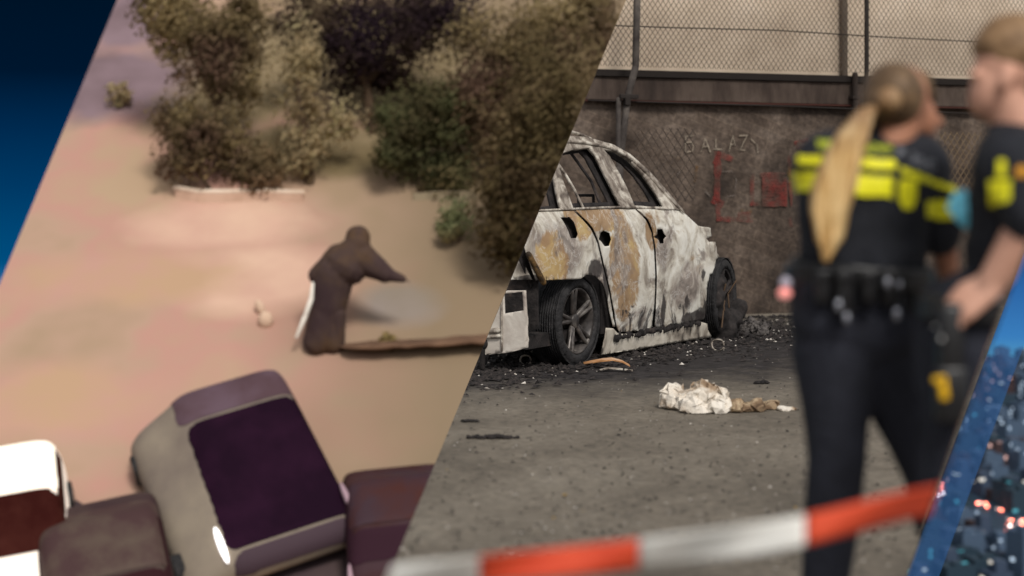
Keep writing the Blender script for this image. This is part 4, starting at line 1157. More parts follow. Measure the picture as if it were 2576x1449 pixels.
capsule(bm, q(2550, 420, .04), q(2560, 520, .02), .085, .1)
me0 = fuse(bm, .0075, M_NAVY, 'shirt', 7)
creases(me0)
c2 = me0.copy(); clip_me(c2, YARD); shm = link('shirt', c2, man)
def t_m1(c, n):
    u, v = proj(c); return n.y < .3 and 2488 < u < 2548 and 452 < v < 518 and (u - 2488) * .5 + 452 - 20 < v + 10 and v < 530 - (u - 2500) * .5
def t_m2(c, n):
    u, v = proj(c); return n.y < .3 and 2508 < u < 2532 and 400 < v < 446
def t_m3(c, n):
    u, v = proj(c); return n.y < .3 and math.hypot(u - 2572, v - 432) < 19
patch('reflective_patch', me0, t_m1, .005, M_HIVIS, shm)
patch('reflective_patch', me0, t_m2, .005, M_HIVIS, shm)
patch('sleeve_badge', me0, t_m3, .006, mat("orange_badge", sr(214, 150, 40), rough=.5), shm)
bm = bmesh.new()
capsule(bm, q(2470, 800, -.02), q(2560, 800, .02), .13, .13)
capsule(bm, q(2450, 880, -.02), q(2425, 1180, -.02), .13, .095)
capsule(bm, q(2425, 1180, -.02), q(2430, FM - 50, .02), .095, .07)
capsule(bm, q(2570, 880, .1), q(2590, 1180, .1), .12, .09)
capsule(bm, q(2590, 1180, .1), q(2600, FM - 50, .12), .09, .07)
capsule(bm, q(2400, 800, .04), q(2400, 950, .02), .10, .10)
me = fuse(bm, .011, M_TROU, 'trousers', 5)
for v in me.vertices: v.co += v.normal * .006 * noise.noise(Vector((v.co.x * 12, v.co.y * 12, v.co.z * 5)))
clip_me(me, YARD); link('trousers', me, man)
bm = bmesh.new()
ellipsoid(bm, q(2562, 128, 0), (.108, .088, .092), Matrix.Rotation(.25, 3, 'Y')); ellipsoid(bm, q(2600, 190, 0), (.07, .075, .09))
ellipsoid(bm, q(2500, 108, 0), (.055, .065, .042), Matrix.Rotation(-.5, 3, 'Y'))
me = fuse(bm, .009, M_SANDH, 'hair', 3)
for v in me.vertices: v.co += v.normal * .003 * noise.noise(v.co * 60)
clip_me(me, YARD); link('hair', me, man)
bm = bmesh.new()
pts = [q(2500, 770, 0) + Vector((.175 * math.cos(a), .17 * math.sin(a), 0)) for a in [2 * math.pi * k / 24 for k in range(25)]]
for i in range(24):
    for dz in (-.02, 0, .02): capsule(bm, pts[i] + Vector((0, 0, dz)), pts[i + 1] + Vector((0, 0, dz)), .012, .012, 8, 3)
me = fuse(bm, .006, M_BELT, 'duty_belt', 2); clip_me(me, YARD); mb = link('duty_belt', me, man)
bm = bmesh.new(); box(bm, q(2390, 880, -.14), (.06, .06, .22), None, .015); box(bm, q(2392, 990, -.15), (.075, .05, .13), None, .012); put('thigh_holster', bm, M_BELT, mb, smooth=True)
bm = bmesh.new(); M_YEL = mat("yellow_grip", sr(226, 176, 24), rough=.5)
box(bm, q(2372, 976, -.2), (.019, .02, .055), Matrix.Rotation(-.12, 3, 'Y'), .004); box(bm, q(2362, 956, -.2), (.028, .02, .014), None, .003)
put('yellow_grip', bm, M_YEL, mb, smooth=True)
for (u, v, r) in ((2368, 852, 5), (2352, 822, 3)):
    bm = bmesh.new(); ellipsoid(bm, q(u, v, -.2), (r / sM,) * 3, None, 10); put('stud', bm, mat("white_metal_stud", sr(230, 228, 225), rough=.2, metal=.5), mb, smooth=True)

# ---------------------------------------------------------------- barrier tape
YT = 3.15
def tape_mat():
    m = mat("barrier_tape_plastic", sr(220, 218, 212), rough=.45, spec=.4)
    return m
M_TW = mat("tape_white", [(.4, sr(200, 200, 196)), (.6, sr(216, 214, 208))], scale=6, rough=.5)
M_TR = mat("tape_red", [(.4, sr(198, 66, 40)), (.6, sr(214, 80, 50))], scale=6, rough=.5)
tape = thing('barrier_tape', 'blurred red and white barrier tape stretched across the foreground', 'tape', P(1700, 1370, YT))
TPTS = [(650, 1480), (1223, 1432), (1594, 1396), (1982, 1342), (2356, 1257), (2500, 1220)]
def tc_(u):   # centre line of the sagging tape
    for k in range(len(TPTS) - 1):
        (a0, b0), (a1, b1) = TPTS[k], TPTS[k + 1]
        if u <= a1 or k == len(TPTS) - 2: break
    t = (u - a0) / (a1 - a0)
    pm = TPTS[max(k - 1, 0)][1]; pn = TPTS[min(k + 2, len(TPTS) - 1)][1]
    m0 = (b1 - pm) / 2; m1 = (pn - b0) / 2
    return (2 * t ** 3 - 3 * t ** 2 + 1) * b0 + (t ** 3 - 2 * t ** 2 + t) * m0 + (-2 * t ** 3 + 3 * t ** 2) * b1 + (t ** 3 - t ** 2) * m1
for (a, b, m, nm) in ((700, 1205, M_TW, 'white_band'), (1205, 1607, M_TR, 'red_band'), (1607, 2025, M_TW, 'white_band'), (2025, 2460, M_TR, 'red_band')):
    bm = bmesh.new(); K = 16; rows = []
    for i in range(K + 1):
        u = a + (b - a) * i / K; row = []
        hh = 35 + 5 * math.sin((u - 1300) / 1100 * math.pi)
        for j in range(7):
            f = j / 6 - .5
            row.append(bm.verts.new(P(u, tc_(u) + f * 2 * hh, YT + .02 * math.sin(u * .011 + 2 * f) + .012 * f)))
        rows.append(row)
    for i in range(K):
        for j in range(6): bm.faces.new((rows[i][j], rows[i + 1][j], rows[i + 1][j + 1], rows[i][j + 1]))
    put(nm, bm, m, tape, smooth=True, solid=.0006)

# ================================================================= HILLSIDE (left)
TH = math.radians(35); SLZ, SLY = -4.05, 55.0
ES = Vector((0, math.cos(TH), math.sin(TH))); EN = Vector((0, -math.sin(TH), math.cos(TH)))
H0 = Vector((0, SLY, SLZ))
def H(u, v, up=0):
    r = ray(u, v); o = H0 + EN * up
    t = (o - CAM).dot(EN) / r.dot(EN)
    return CAM + r * t
HCL = (PL_L,)
def hill_mat():
    m = bpy.data.materials.new("tan_earth"); m.use_nodes = True
    t = m.node_tree; N = t.nodes; L = t.links; bs = N['Principled BSDF']; bs.inputs['Roughness'].default_value = .95
    bs.inputs['Specular IOR Level'].default_value = .1
    g = N.new('ShaderNodeTexCoord')
    def nz(s, d, o):
        mp = N.new('ShaderNodeMapping'); mp.inputs['Location'].default_value = (o, o, o); L.new(g.outputs['Object'], mp.inputs[0])
        n = N.new('ShaderNodeTexNoise'); n.inputs['Scale'].default_value = s; n.inputs['Detail'].default_value = d; L.new(mp.outputs[0], n.inputs[0]); return n
    r = N.new('ShaderNodeValToRGB'); st = [(.3, sr(160, 136, 112)), (.45, sr(174, 144, 124)), (.55, sr(180, 138, 124)), (.7, sr(174, 148, 122))]
    r.color_ramp.elements[0].position = st[0][0]; r.color_ramp.elements[0].color = (*st[0][1], 1)
    r.color_ramp.elements[1].position = st[-1][0]; r.color_ramp.elements[1].color = (*st[-1][1], 1)
    for p, c in st[1:-1]: e = r.color_ramp.elements.new(p); e.color = (*c, 1)
    L.new(nz(.22, 3, 3).outputs[0], r.inputs[0])
    # greyer, olive soil toward the right-hand side of the slope
    sp = N.new('ShaderNodeSeparateXYZ'); L.new(g.outputs['Object'], sp.inputs[0])
    a = N.new('ShaderNodeMath'); a.operation = 'MULTIPLY_ADD'; L.new(nz(.15, 3, 8).outputs[0], a.inputs[0]); a.inputs[1].default_value = 5; L.new(sp.outputs[0], a.inputs[2])
    mr = N.new('ShaderNodeMapRange'); L.new(a.outputs[0], mr.inputs[0]); mr.inputs[1].default_value = -6.5; mr.inputs[2].default_value = -.5
    x = N.new('ShaderNodeMix'); x.data_type = 'RGBA'; L.new(mr.outputs[0], x.inputs[0]); L.new(r.outputs[0], x.inputs[6]); x.inputs[7].default_value = (*sr(134, 116, 94), 1)
    last = x.outputs[2]
    def zone(centres, col1, col2, w0, w1, o):
        nonlocal last
        cur = None
        for c, r in centres:
            sb = N.new('ShaderNodeVectorMath'); sb.operation = 'SUBTRACT'; L.new(g.outputs['Object'], sb.inputs[0]); sb.inputs[1].default_value = c
            dv = N.new('ShaderNodeVectorMath'); dv.operation = 'DIVIDE'; L.new(sb.outputs[0], dv.inputs[0]); dv.inputs[1].default_value = r
            ln = N.new('ShaderNodeVectorMath'); ln.operation = 'LENGTH'; L.new(dv.outputs[0], ln.inputs[0])
            if cur is None: cur = ln.outputs['Value']
            else:
                mn = N.new('ShaderNodeMath'); mn.operation = 'MINIMUM'; L.new(cur, mn.inputs[0]); L.new(ln.outputs['Value'], mn.inputs[1]); cur = mn.outputs[0]
        ad = N.new('ShaderNodeMath'); ad.operation = 'MULTIPLY_ADD'; L.new(nz(.35, 4, o).outputs[0], ad.inputs[0]); ad.inputs[1].default_value = 1.1; L.new(cur, ad.inputs[2])
        m_ = N.new('ShaderNodeMapRange'); L.new(ad.outputs[0], m_.inputs[0]); m_.inputs[1].default_value = w0; m_.inputs[2].default_value = w1; m_.inputs[3].default_value = 1; m_.inputs[4].default_value = 0
        rr = N.new('ShaderNodeValToRGB'); rr.color_ramp.elements[0].position = .35; rr.color_ramp.elements[0].color = (*col1, 1); rr.color_ramp.elements[1].position = .65; rr.color_ramp.elements[1].color = (*col2, 1)
        L.new(nz(.4, 3, o + 5).outputs[0], rr.inputs[0])
        y = N.new('ShaderNodeMix'); y.data_type = 'RGBA'; L.new(m_.outputs[0], y.inputs[0]); L.new(last, y.inputs[6]); L.new(rr.outputs[0], y.inputs[7]); last = y.outputs[2]
    hc = lambda u, v: tuple(H(u, v))
    zone([(hc(560, 560), (3.0, 1.6, 1.2)), (hc(640, 700), (3, 2, 1.5))], sr(206, 172, 150), sr(196, 158, 140), 1.2, 1.9, 21)
    zone([(hc(300, 700), (4, 1.6, 1.3)), (hc(130, 1010), (3.2, 2, 1.5))], sr(184, 142, 130), sr(180, 148, 120), 1.2, 1.9, 31)
    zone([(hc(900, 120), (7, 6, 4.6)), (hc(1300, 250), (7, 6, 5)), (hc(560, 200), (3.4, 5, 3.6)), (hc(800, 380), (4, 2.4, 1.7))], sr(112, 98, 72), sr(136, 120, 94), 1.25, 1.75, 9)
    zone([(hc(290, 200), (3.0, 3.6, 2.6)), (hc(340, 40), (2.0, 4, 3))], sr(114, 96, 100), sr(132, 112, 118), 1.2, 1.8, 14)
    zone([(hc(1000, 760), (1.4, 1.3, .9))], sr(142, 130, 122), sr(134, 122, 108), 1.2, 1.8, 17)
    L.new(last, bs.inputs['Base Color'])
    return m
bm = bmesh.new(); NX, NY = 40, 30
gg = [[bm.verts.new(H0 + Vector((-22 + 30 * i / NX, 0, 0)) + ES * (-14 + 62 * j / NY) + EN * .1 * noise.noise(Vector((i * .3, j * .3, 2)))) for j in range(NY + 1)] for i in range(NX + 1)]
for i in range(NX):
    for j in range(NY): bm.faces.new((gg[i][j], gg[i + 1][j], gg[i + 1][j + 1], gg[i][j + 1]))
tag(put('hillside', bm, hill_mat(), clip=HCL, smooth=True), kind='structure')
# dark road across the foot of the slope
def hsheet(name, pts, m, up, step=.8, kind='structure'):
    b = [(lambda p: (p.x, (p - H0).dot(ES)))(H(*p)) for p in pts]
    bm = sheet(b, [], step, lambda x, s: H0 + Vector((x, 0, 0)) + ES * s + EN * (up + .1 * noise.noise(Vector(((x + 22) / 30 * 40 * .3, (s + 14) / 62 * 30 * .3, 2)))))
    return tag(put(name, bm, m, clip=HCL, smooth=True), kind=kind)
hsheet('road', [(-60, 1275), (60, 1262), (160, 1240), (250, 1300), (420, 1290), (600, 1300), (900, 1290), (1120, 1270), (1300, 1265), (1300, 1480), (-60, 1480)], mat("dark_asphalt", [(.35, sr(58, 44, 52)), (.65, sr(78, 64, 62))], scale=.5, rough=.9), .12)

def leaf_cloud(bm, c, r, n, size, rr):
    lay = bm.verts.layers.float_vector.get('outn') or bm.verts.layers.float_vector.new('outn')
    for _ in range(n):
        d = Vector((rr.gauss(0, .56), rr.gauss(0, .56), rr.gauss(0, .56)))
        if d.length > 1.35: d = d * (1.35 / d.length * rr.random())
        p = c + Vector((d.x * r[0], d.y * r[1], d.z * r[2]))
        s = size * rr.uniform(.6, 1.4)
        a = Vector((rr.gauss(0, 1), rr.gauss(0, 1), rr.gauss(0, 1))).normalized(); b = a.orthogonal().normalized()
        cc = a.cross(b)
        f_ = bm.faces.new([bm.verts.new(p + b * s), bm.verts.new(p + cc * s * .55), bm.verts.new(p - b * s), bm.verts.new(p - cc * s * .55)])
        on = (Vector((d.x, d.y, d.z)).normalized() * .8 + Vector((rr.gauss(0, .1), rr.gauss(0, .1) - .35, rr.gauss(0, .1) + .3))).normalized()
        for v_ in f_.verts: v_[lay] = on
def foliage_mat(name, c1, c2, c3):
    up = lambda c: tuple(min(1, x * 2.5 + .014) for x in c)
    m = mat(name, [(.36, up(c1)), (.5, up(c2)), (.62, up(c3))], scale=.33, detail=2, rough=.9, spec=.05)
    t = m.node_tree; bs = t.nodes['Principled BSDF']; out = [n for n in t.nodes if n.type == 'OUTPUT_MATERIAL'][0]
    r = [n for n in t.nodes if n.type == 'VALTORGB'][0]
    at = t.nodes.new('ShaderNodeAttribute'); at.attribute_name = 'outn'; t.links.new(at.outputs['Vector'], bs.inputs['Normal'])
    tl = t.nodes.new('ShaderNodeBsdfTranslucent'); mx = t.nodes.new('ShaderNodeMixShader'); mx.inputs[0].default_value = .6
    t.links.new(r.outputs[0], tl.inputs[0]); t.links.new(bs.outputs[0], mx.inputs[1]); t.links.new(tl.outputs[0], mx.inputs[2]); t.links.new(mx.outputs[0], out.inputs[0])
    return m
F_OLIVE = foliage_mat("olive_leaves", sr(84, 66, 54), sr(92, 80, 56), sr(122, 108, 78))
F_GREEN = foliage_mat("green_leaves", sr(70, 64, 42), sr(72, 74, 48), sr(94, 84, 58))
F_DARK = foliage_mat("dark_leaves", sr(68, 56, 38), sr(78, 68, 44), sr(98, 84, 62))
F_PURP = foliage_mat("purple_leaves", sr(34, 22, 30), sr(48, 36, 34), sr(72, 60, 46))
F_PALE = foliage_mat("pale_leaves", sr(124, 112, 84), sr(136, 122, 96), sr(124, 118, 84))
M_BARK = mat("brown_bark", [(.4, sr(66, 52, 40)), (.6, sr(92, 74, 56))], scale=3, rough=.9)
def tree(label, base, blobs, m, seed, size=.10, dens_=1.0, trunk=True, name='tree', cat='tree'):
    """base: pixel of the foot; blobs: (u, v, ru, rv) of crown clumps at the tree's distance"""
    rr = random.Random(seed); b = H(*base); s = FPX / b.y
    root = thing(name, label, cat, b)
    bm = bmesh.new()
    for (u, v, ru, rv) in blobs:
        c = P(u, v, b.y + rr.uniform(-.6, .6)); r = (ru / s, min(ru, rv) / s * .8, rv / s)
        n = int(640 * dens_ * (r[0] * r[2]) ** .9) + 60
        leaf_cloud(bm, c, r, n, size, rr)
        for _ in range(7):
            o = Vector((rr.uniform(-1, 1) * r[0], rr.uniform(-1, 1) * r[1], rr.uniform(-1, 1) * r[2])) * .8
            leaf_cloud(bm, c + o, tuple(x * .4 for x in r), n // 8, size, rr)
    put('crown' if trunk else 'foliage', bm, m, root, clip=HCL)
    bm = bmesh.new()
    top = P(blobs[0][0], blobs[0][1], b.y)
    mid = b.lerp(top, .5) + Vector((rr.uniform(-.2, .2), 0, 0))
    r0 = .22 if trunk else .08
    tube(bm, [b - Vector((0, 0, .2)), mid, top], [r0, r0 * .75, r0 * .4], 10)
    for bl in blobs[1:5]:
        tube(bm, [mid, mid.lerp(P(bl[0], bl[1], b.y), .6) + Vector((0, 0, .2)), P(bl[0], bl[1], b.y)], [r0 * .5, r0 * .35, r0 * .15], 8)
    put('trunk' if trunk else 'stem', bm, M_BARK, root, clip=HCL, smooth=True)
    return root
tree('dark olive bush behind the left half of the white wall', (540, 480), [(470, 380, 70, 80), (540, 330, 90, 80), (440, 300, 60, 60)], F_OLIVE, 1, trunk=False, name='bush', cat='bush')
tree('brown rounded bush behind the right half of the white wall', (640, 480), [(625, 420, 85, 60), (660, 450, 50, 34)], foliage_mat("brown_leaves", sr(78, 66, 46), sr(90, 76, 54), sr(98, 80, 60)), 2, trunk=False, name='bush', cat='bush')
tree('olive tree with tall leaning crown at the top left of the slope', (560, 420), [(540, 120, 110, 100), (470, 60, 90, 90), (590, 200, 80, 90), (420, 20, 80, 80), (620, 40, 60, 80)], F_OLIVE, 3)
tree('purple brown tree hanging over the top middle of the slope', (940, 330), [(900, 90, 160, 110), (1020, 60, 130, 110), (780, 60, 90, 80), (1120, 40, 100, 90), (950, 190, 110, 50)], F_PURP, 4)
tree('pale olive tree between the two darker crowns', (780, 460), [(750, 200, 60, 150), (830, 300, 90, 60), (760, 380, 60, 60)], F_PALE, 5, dens_=.6)
tree('green tree with low crown above the grey ledge', (1060, 480), [(1060, 400, 100, 85), (1000, 330, 60, 80), (1130, 430, 70, 60), (1080, 280, 110, 80)], F_GREEN, 6)
tree('large dark tree with drooping crown at the right of the slope', (1330, 760), [(1330, 420, 130, 160), (1280, 560, 90, 110), (1400, 250, 140, 140), (1300, 630, 50, 60)], F_DARK, 7, dens_=1.3)
tree('tall olive tree filling the upper right of the slope', (1230, 470), [(1260, 180, 130, 140), (1400, 100, 140, 130), (1190, 300, 90, 100), (1500, 60, 80, 120), (1330, 260, 90, 80)], F_OLIVE, 8, dens_=1.2)
tree('small green bush on the bare slope above the outstretched arm', (1150, 610), [(1150, 545, 42, 45), (1130, 580, 30, 24)], foliage_mat("fresh_leaves", sr(104, 104, 72), sr(108, 112, 82), sr(124, 112, 82)), 9, dens_=.8, trunk=False, name='bush', cat='bush')
tree('tiny grass tuft at the gap in the brown bank', (978, 880), [(978, 858, 20, 18)], foliage_mat("tuft_leaves", sr(110, 96, 62), sr(118, 104, 70), sr(126, 110, 78)), 10, trunk=False, name='tuft', cat='plant')
tree('pale small shrub at the left edge of the trees', (300, 270), [(300, 240, 30, 30)], F_PALE, 12, trunk=False, name='bush', cat='bush')

# low walls on the slope
def low_wall(name, label, path, hpx, thick, m, cap=None, cat='wall'):
    root = thing(name, label, cat, H(*path[0]))
    pts = [H(*p) for p in path]; s = FPX / pts[0].y; hh = hpx / s
    bm = bmesh.new()
    prev = None
    for i, p in enumerate(pts):
        k = hh * (1 + .1 * math.sin(i * 2))
        cur = [bm.verts.new(p + Vector((0, dy, dz))) for dy, dz in ((0, -.3), (thick, -.3), (thick, k), (0, k))]
        if prev:
            for a in range(4): bm.faces.new((prev[a], prev[(a + 1) % 4], cur[(a + 1) % 4], cur[a]))
        else: bm.faces.new(cur)
        prev = cur
    bm.faces.new(prev[::-1])
    put('wall_body', bm, m, root, clip=HCL)
    if cap:
        bm = bmesh.new(); tube(bm, [p + Vector((0, thick * .3, hh * 1.05)) for p in pts], cap[1], 8); put('wall_cap', bm, cap[0], root, clip=HCL, smooth=True)
    return root
M_WHW = mat("white_plaster", [(.4, sr(206, 182, 160)), (.6, sr(226, 206, 186))], scale=1, rough=.8)
low_wall('low_wall', 'low white topped wall below the brown bushes', [(440, 500), (500, 510), (580, 510), (660, 508), (760, 512)], 26, .25, mat("peach_plaster", [(.4, sr(190, 156, 134)), (.6, sr(202, 168, 146))], scale=1, rough=.9), (M_WHW, .1))
low_wall('stone_ledge', 'short grey stone ledge below the green tree', [(1040, 508), (1110, 504), (1200, 500)], 22, .3, mat("grey_ledge_stone", sr(146, 132, 108), rough=.9), cat='ledge')
M_SHADOW_MOUND = mat("brown_bank_earth", [(.4, sr(92, 68, 52)), (.6, sr(118, 90, 70))], scale=.8, rough=.95)  # brown mound shaped and coloured to stand in for a soft shadow
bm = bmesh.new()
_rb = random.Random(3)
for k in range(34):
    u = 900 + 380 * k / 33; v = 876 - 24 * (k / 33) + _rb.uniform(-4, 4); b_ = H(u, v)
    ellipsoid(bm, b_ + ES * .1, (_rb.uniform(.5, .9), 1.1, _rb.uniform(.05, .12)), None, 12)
me = fuse(bm, .07, M_SHADOW_MOUND, 'earth_bank', 8); link('earth_bank', me)
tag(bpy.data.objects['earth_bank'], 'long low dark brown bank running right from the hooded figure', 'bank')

# hooded figure (silhouette on the slope)
YF = H(815, 884).y
def hp(u, v, dy=0): return P(u, v, YF + dy)
fig = thing('person', 'dark hooded figure on the tan slope with one arm stretched out to the right', 'person', H(815, 882))
sF = FPX / YF
M_COAT = mat("dark_brown_coat", [(.38, sr(58, 42, 44)), (.5, sr(68, 52, 48)), (.62, sr(80, 60, 44))], scale=.7, rough=.9)
bm = bmesh.new()
K_ = lambda x: x / sF
ellipsoid(bm, hp(900, 602), (K_(24), K_(24), K_(30)))
capsule(bm, hp(896, 620), hp(878, 660), K_(16), K_(22)); capsule(bm, hp(922, 610), hp(926, 614), K_(6), K_(4))
capsule(bm, hp(868, 668), hp(840, 760), K_(34), K_(32))
capsule(bm, hp(838, 790, .15), hp(800, 868, .15), K_(26), K_(18)); capsule(bm, hp(845, 790, -.15), hp(850, 868, -.1), K_(26), K_(16))
capsule(bm, hp(910, 650), hp(960, 680), K_(20), K_(17)); capsule(bm, hp(960, 680), hp(1010, 700), K_(16), K_(9))
capsule(bm, hp(850, 650), hp(806, 690), K_(20), K_(16)); capsule(bm, hp(806, 690), hp(812, 750, -.2), K_(14), K_(10))
hand(bm, hp(1008, 700), Vector((1, 0, -.3)), Vector((0, 0, -1)), 2.0, .25)
me = fuse(bm, .035, M_COAT, 'body', 3); link('body', me, fig)
bm = bmesh.new()
ellipsoid(bm, hp(900, 600, .1), (K_(32), K_(30), K_(33)))
capsule(bm, hp(898, 618), hp(872, 664), K_(34), K_(58))
capsule(bm, hp(910, 652), hp(968, 688), K_(42), K_(24)); capsule(bm, hp(968, 688), hp(1014, 702), K_(20), K_(9))
capsule(bm, hp(856, 655), hp(802, 692), K_(44), K_(26))
capsule(bm, hp(842, 690), hp(826, 770), K_(52), K_(46))
capsule(bm, hp(826, 770), hp(800, 858), K_(44), K_(38)); capsule(bm, hp(832, 770), hp(838, 862), K_(38), K_(30))
me = fuse(bm, .04, M_COAT, 'coat', 4)
for v_ in me.vertices:
    q_ = v_.co; v_.co = q_ + v_.normal * .014 * (1 - 2.4 * abs(noise.noise(Vector((q_.x * 2.6 + q_.z, q_.y, q_.z * 1.1)))))
ct = link('coat', me, fig)
bm = bmesh.new()
tube(bm, [hp(787, 712, -.5), hp(783, 752, -.55), hp(768, 795, -.5), hp(746, 848, -.4)], [K_(3), K_(6), K_(6), K_(4)], 12)  # white tube stands in for the bright highlight along the coat's edge
put('white_stripe', bm, mat("bright_white_trim", sr(250, 244, 232), rough=.5), ct, clip=None, smooth=True)
tag(lump('pale_sack', 'small pale sack on the slope left of the hooded figure', 'sack', 0, 1, 1000, 1, M_WHW, n=1) if False else put('pale_sack', (lambda b: (ellipsoid(b, H(668, 805, .15), (.26, .2, .3), None, 12), ellipsoid(b, H(655, 775, .15), (.16, .15, .3), Matrix.Rotation(-.4, 3, 'Y'), 12), b)[-1])(bmesh.new()), mat("peach_sack", sr(206, 176, 152), rough=.9), clip=HCL, smooth=True), 'small pale sack on the slope left of the hooded figure', 'sack')

# vehicles on the slope (local frame: x forward, y left, z up)
def vehicle(name, label, foot, ang, L, W, Hh, body, roofm, glass, lamp, prof, cat, lampon=(1, 1), ws=None, flank=0, bonnet=None):
    """ang: heading, 0 = straight down the slope, positive turns to the right of the picture"""
    fwd = (-ES * math.cos(ang) + Vector((1, 0, 0)) * math.sin(ang)).normalized()
    left = EN.cross(fwd)
    M = Matrix((fwd, left, EN)).transposed().to_4x4(); M.translation = H(*foot) + EN * .1
    root = thing(name, label, cat); root.matrix_basis = M
    def fin(nm, me, parent=root):
        me.transform(M); clip_me(me, HCL); return link(nm, me, parent)
    def part(nm, bm, m, smooth=False, parent=root):
        return fin(nm, bm_mesh(bm, nm, m, smooth), parent)
    pf = [(x * L, z * Hh) for x, z in prof]
    bm = bmesh.new(); K = len(pf); rows = []
    sec = [(-.5, .06), (-.47, .02), (-.4, 0), (0, 0), (.4, 0), (.47, .02), (.5, .06)]
    def vtx(yk, ins, zf=1):
        return [bm.verts.new((x * (1 - ins), yk * W * (1 - .16 * max(0, (z * zf / Hh - .55)) * 2), (z * (1 - ins * .5) + ins * .2) * zf)) for x, z in pf]
    if flank: rows += [vtx(-.5 - flank, .10, .45), vtx(-.5 - flank * .75, .06, .62), vtx(-.5 - flank * .3, .04, .82)]
    rows += [vtx(*q_) for q_ in sec]
    for a_ in range(len(rows) - 1):
        for b_ in range(K): bm.faces.new((rows[a_][b_], rows[a_][(b_ + 1) % K], rows[a_ + 1][(b_ + 1) % K], rows[a_ + 1][b_]))
    bm.faces.new(rows[0]); bm.faces.new(rows[-1][::-1])
    me = fuse(bm, .085, body, 'body', 64, .85)
    shell = me.copy()
    fin('body', me)
    def lay(nm, m, x0, x1, yw, nz, off=.03, y0=None, test=None):
        b2 = bmesh.new(); b2.from_mesh(shell)
        def ok(f):
            c = f.calc_center_median(); n = f.normal
            if test: return test(c, n)
            t_ = (c.x - x0) / (x1 - x0)
            edge = yw * W * (.94 + .08 * t_)
            rd = .35
            return 0 < t_ < 1 and abs(c.y) < edge and n.z > nz and not (min(t_, 1 - t_) * abs(x1 - x0) < rd and abs(c.y) > edge - rd and (rd - min(t_, 1 - t_) * abs(x1 - x0)) ** 2 + (rd - edge + abs(c.y)) ** 2 > rd * rd)
        bmesh.ops.delete(b2, geom=[f for f in b2.faces if not ok(f)], context='FACES')
        for _s in range(6): bmesh.ops.smooth_vert(b2, verts=[v_ for v_ in b2.verts if v_.is_boundary], factor=.5, use_axis_x=True, use_axis_y=True, use_axis_z=True)
        for v_ in b2.verts: v_.co += v_.normal * off
        mm = bpy.data.meshes.new(nm); b2.to_mesh(mm); b2.free(); mm.materials.clear(); mm.materials.append(m)
        return fin(nm, mm)
    r0, w0 = ws[0], ws[1]
    lay('roof', roofm, pf[r0 - 1][0] - .1, pf[w0][0] - .02, .49, .35)
    lay('windscreen', glass, pf[w0][0] + .02, pf[w0 + 1][0] - .02, .485, .2)
    if bonnet: lay('bonnet', bonnet, pf[w0 + 1][0] - .03, pf[w0 + 2][0] + .1, .50, .05)
    for sy in (-1, 1):
        if flank and sy < 0: pass
        else: lay('side_window', glass, 0, 1, 0, 0, test=lambda c, n, sy=sy: sy * n.y > .5 and pf[r0][0] < c.x < pf[w0][0] + .6 and .64 * Hh < c.z < .88 * Hh)
        ext = flank if sy < 0 else 0
        bm = bmesh.new(); ellipsoid(bm, (L * .37, sy * W * (.47 + ext * .12), Hh * (.60 if sy < 0 else .68)), (.62, W * .026, .12), Matrix.Rotation(.22, 3, 'Y'), 14)
        part('headlight', bm, lamp[0] if lampon[(sy + 1) // 2] else lamp[1], True)
        for x in (-.32, .31):
            bm = bmesh.new(); disc(bm, Vector((x * L, sy * W * (.47 + ext), Hh * .2)), Vector((0, sy, 0)), Hh * .21, .3); wh = part('wheel', bm, M_TYRE)
            bm = bmesh.new(); disc(bm, Vector((x * L, sy * W * (.47 + ext) + sy * .16, Hh * .2)), Vector((0, sy, 0)), Hh * .13, .04)
            fin('rim', bm_mesh(bm, 'rim', M_RIM), wh)
    return root
# indices in prof: list goes rear-bottom, rear-top, roof front ...
PROF_VAN = [(-.5, .14), (-.5, .6), (-.47, .94), (-.40, 1.0), (-.24, 1.0), (.43, .62), (.5, .48), (.5, .14)]
PROF_VAN2 = [(-.5, .14), (-.5, .6), (-.47, .94), (-.42, 1.0), (-.14, 1.0), (.15, .7), (.5, .55), (.5, .14)]
PROF_CAR = [(-.5, .2), (-.5, .58), (-.38, .64), (-.24, .98), (.1, 1.0), (.28, .66), (.49, .56), (.5, .2)]
M_LIT = mat("lit_headlamp", (.9, .9, .9), emis=(1, .96, .95), es=1.6); M_OFFL = mat("pale_lamp_glass", sr(168, 140, 150), rough=.2)
vehicle('parked_car', 'pale grey car with mauve roof and large dark violet windscreen', (665, 1256), math.radians(25), 6.9, 3.8, 2.2,
        mat("grey_beige_paint", [(.35, sr(112, 100, 92)), (.65, sr(142, 130, 114))], scale=.35, rough=.85), mat("mauve_roof", [(.4, sr(78, 56, 62)), (.6, sr(92, 72, 82))], scale=.5, rough=.7),
        mat("dark_violet_glass", [(.4, sr(26, 6, 24)), (.6, sr(36, 12, 32))], scale=.5, rough=.8, spec=.08), (M_LIT, M_OFFL), PROF_VAN, 'car', (1, 0), (3, 4, 5), .36, mat('dark_mauve_bonnet', sr(66, 50, 58), rough=.8))
vehicle('parked_car', 'dark maroon car with mottled windscreen beside the white van', (285, 1535), math.radians(18), 6.5, 3.6, 2.0,
        mat("maroon_brown_paint", [(.4, sr(56, 38, 40)), (.6, sr(74, 60, 54))], scale=.4, rough=.8), mat("maroon_roof", [(.4, sr(66, 44, 44)), (.6, sr(86, 72, 62))], scale=.5, rough=.7),
        mat("maroon_glass", sr(50, 26, 30), rough=.8, spec=.08), (M_OFFL, M_OFFL), PROF_CAR, 'car', (1, 1), (3, 4, 5))
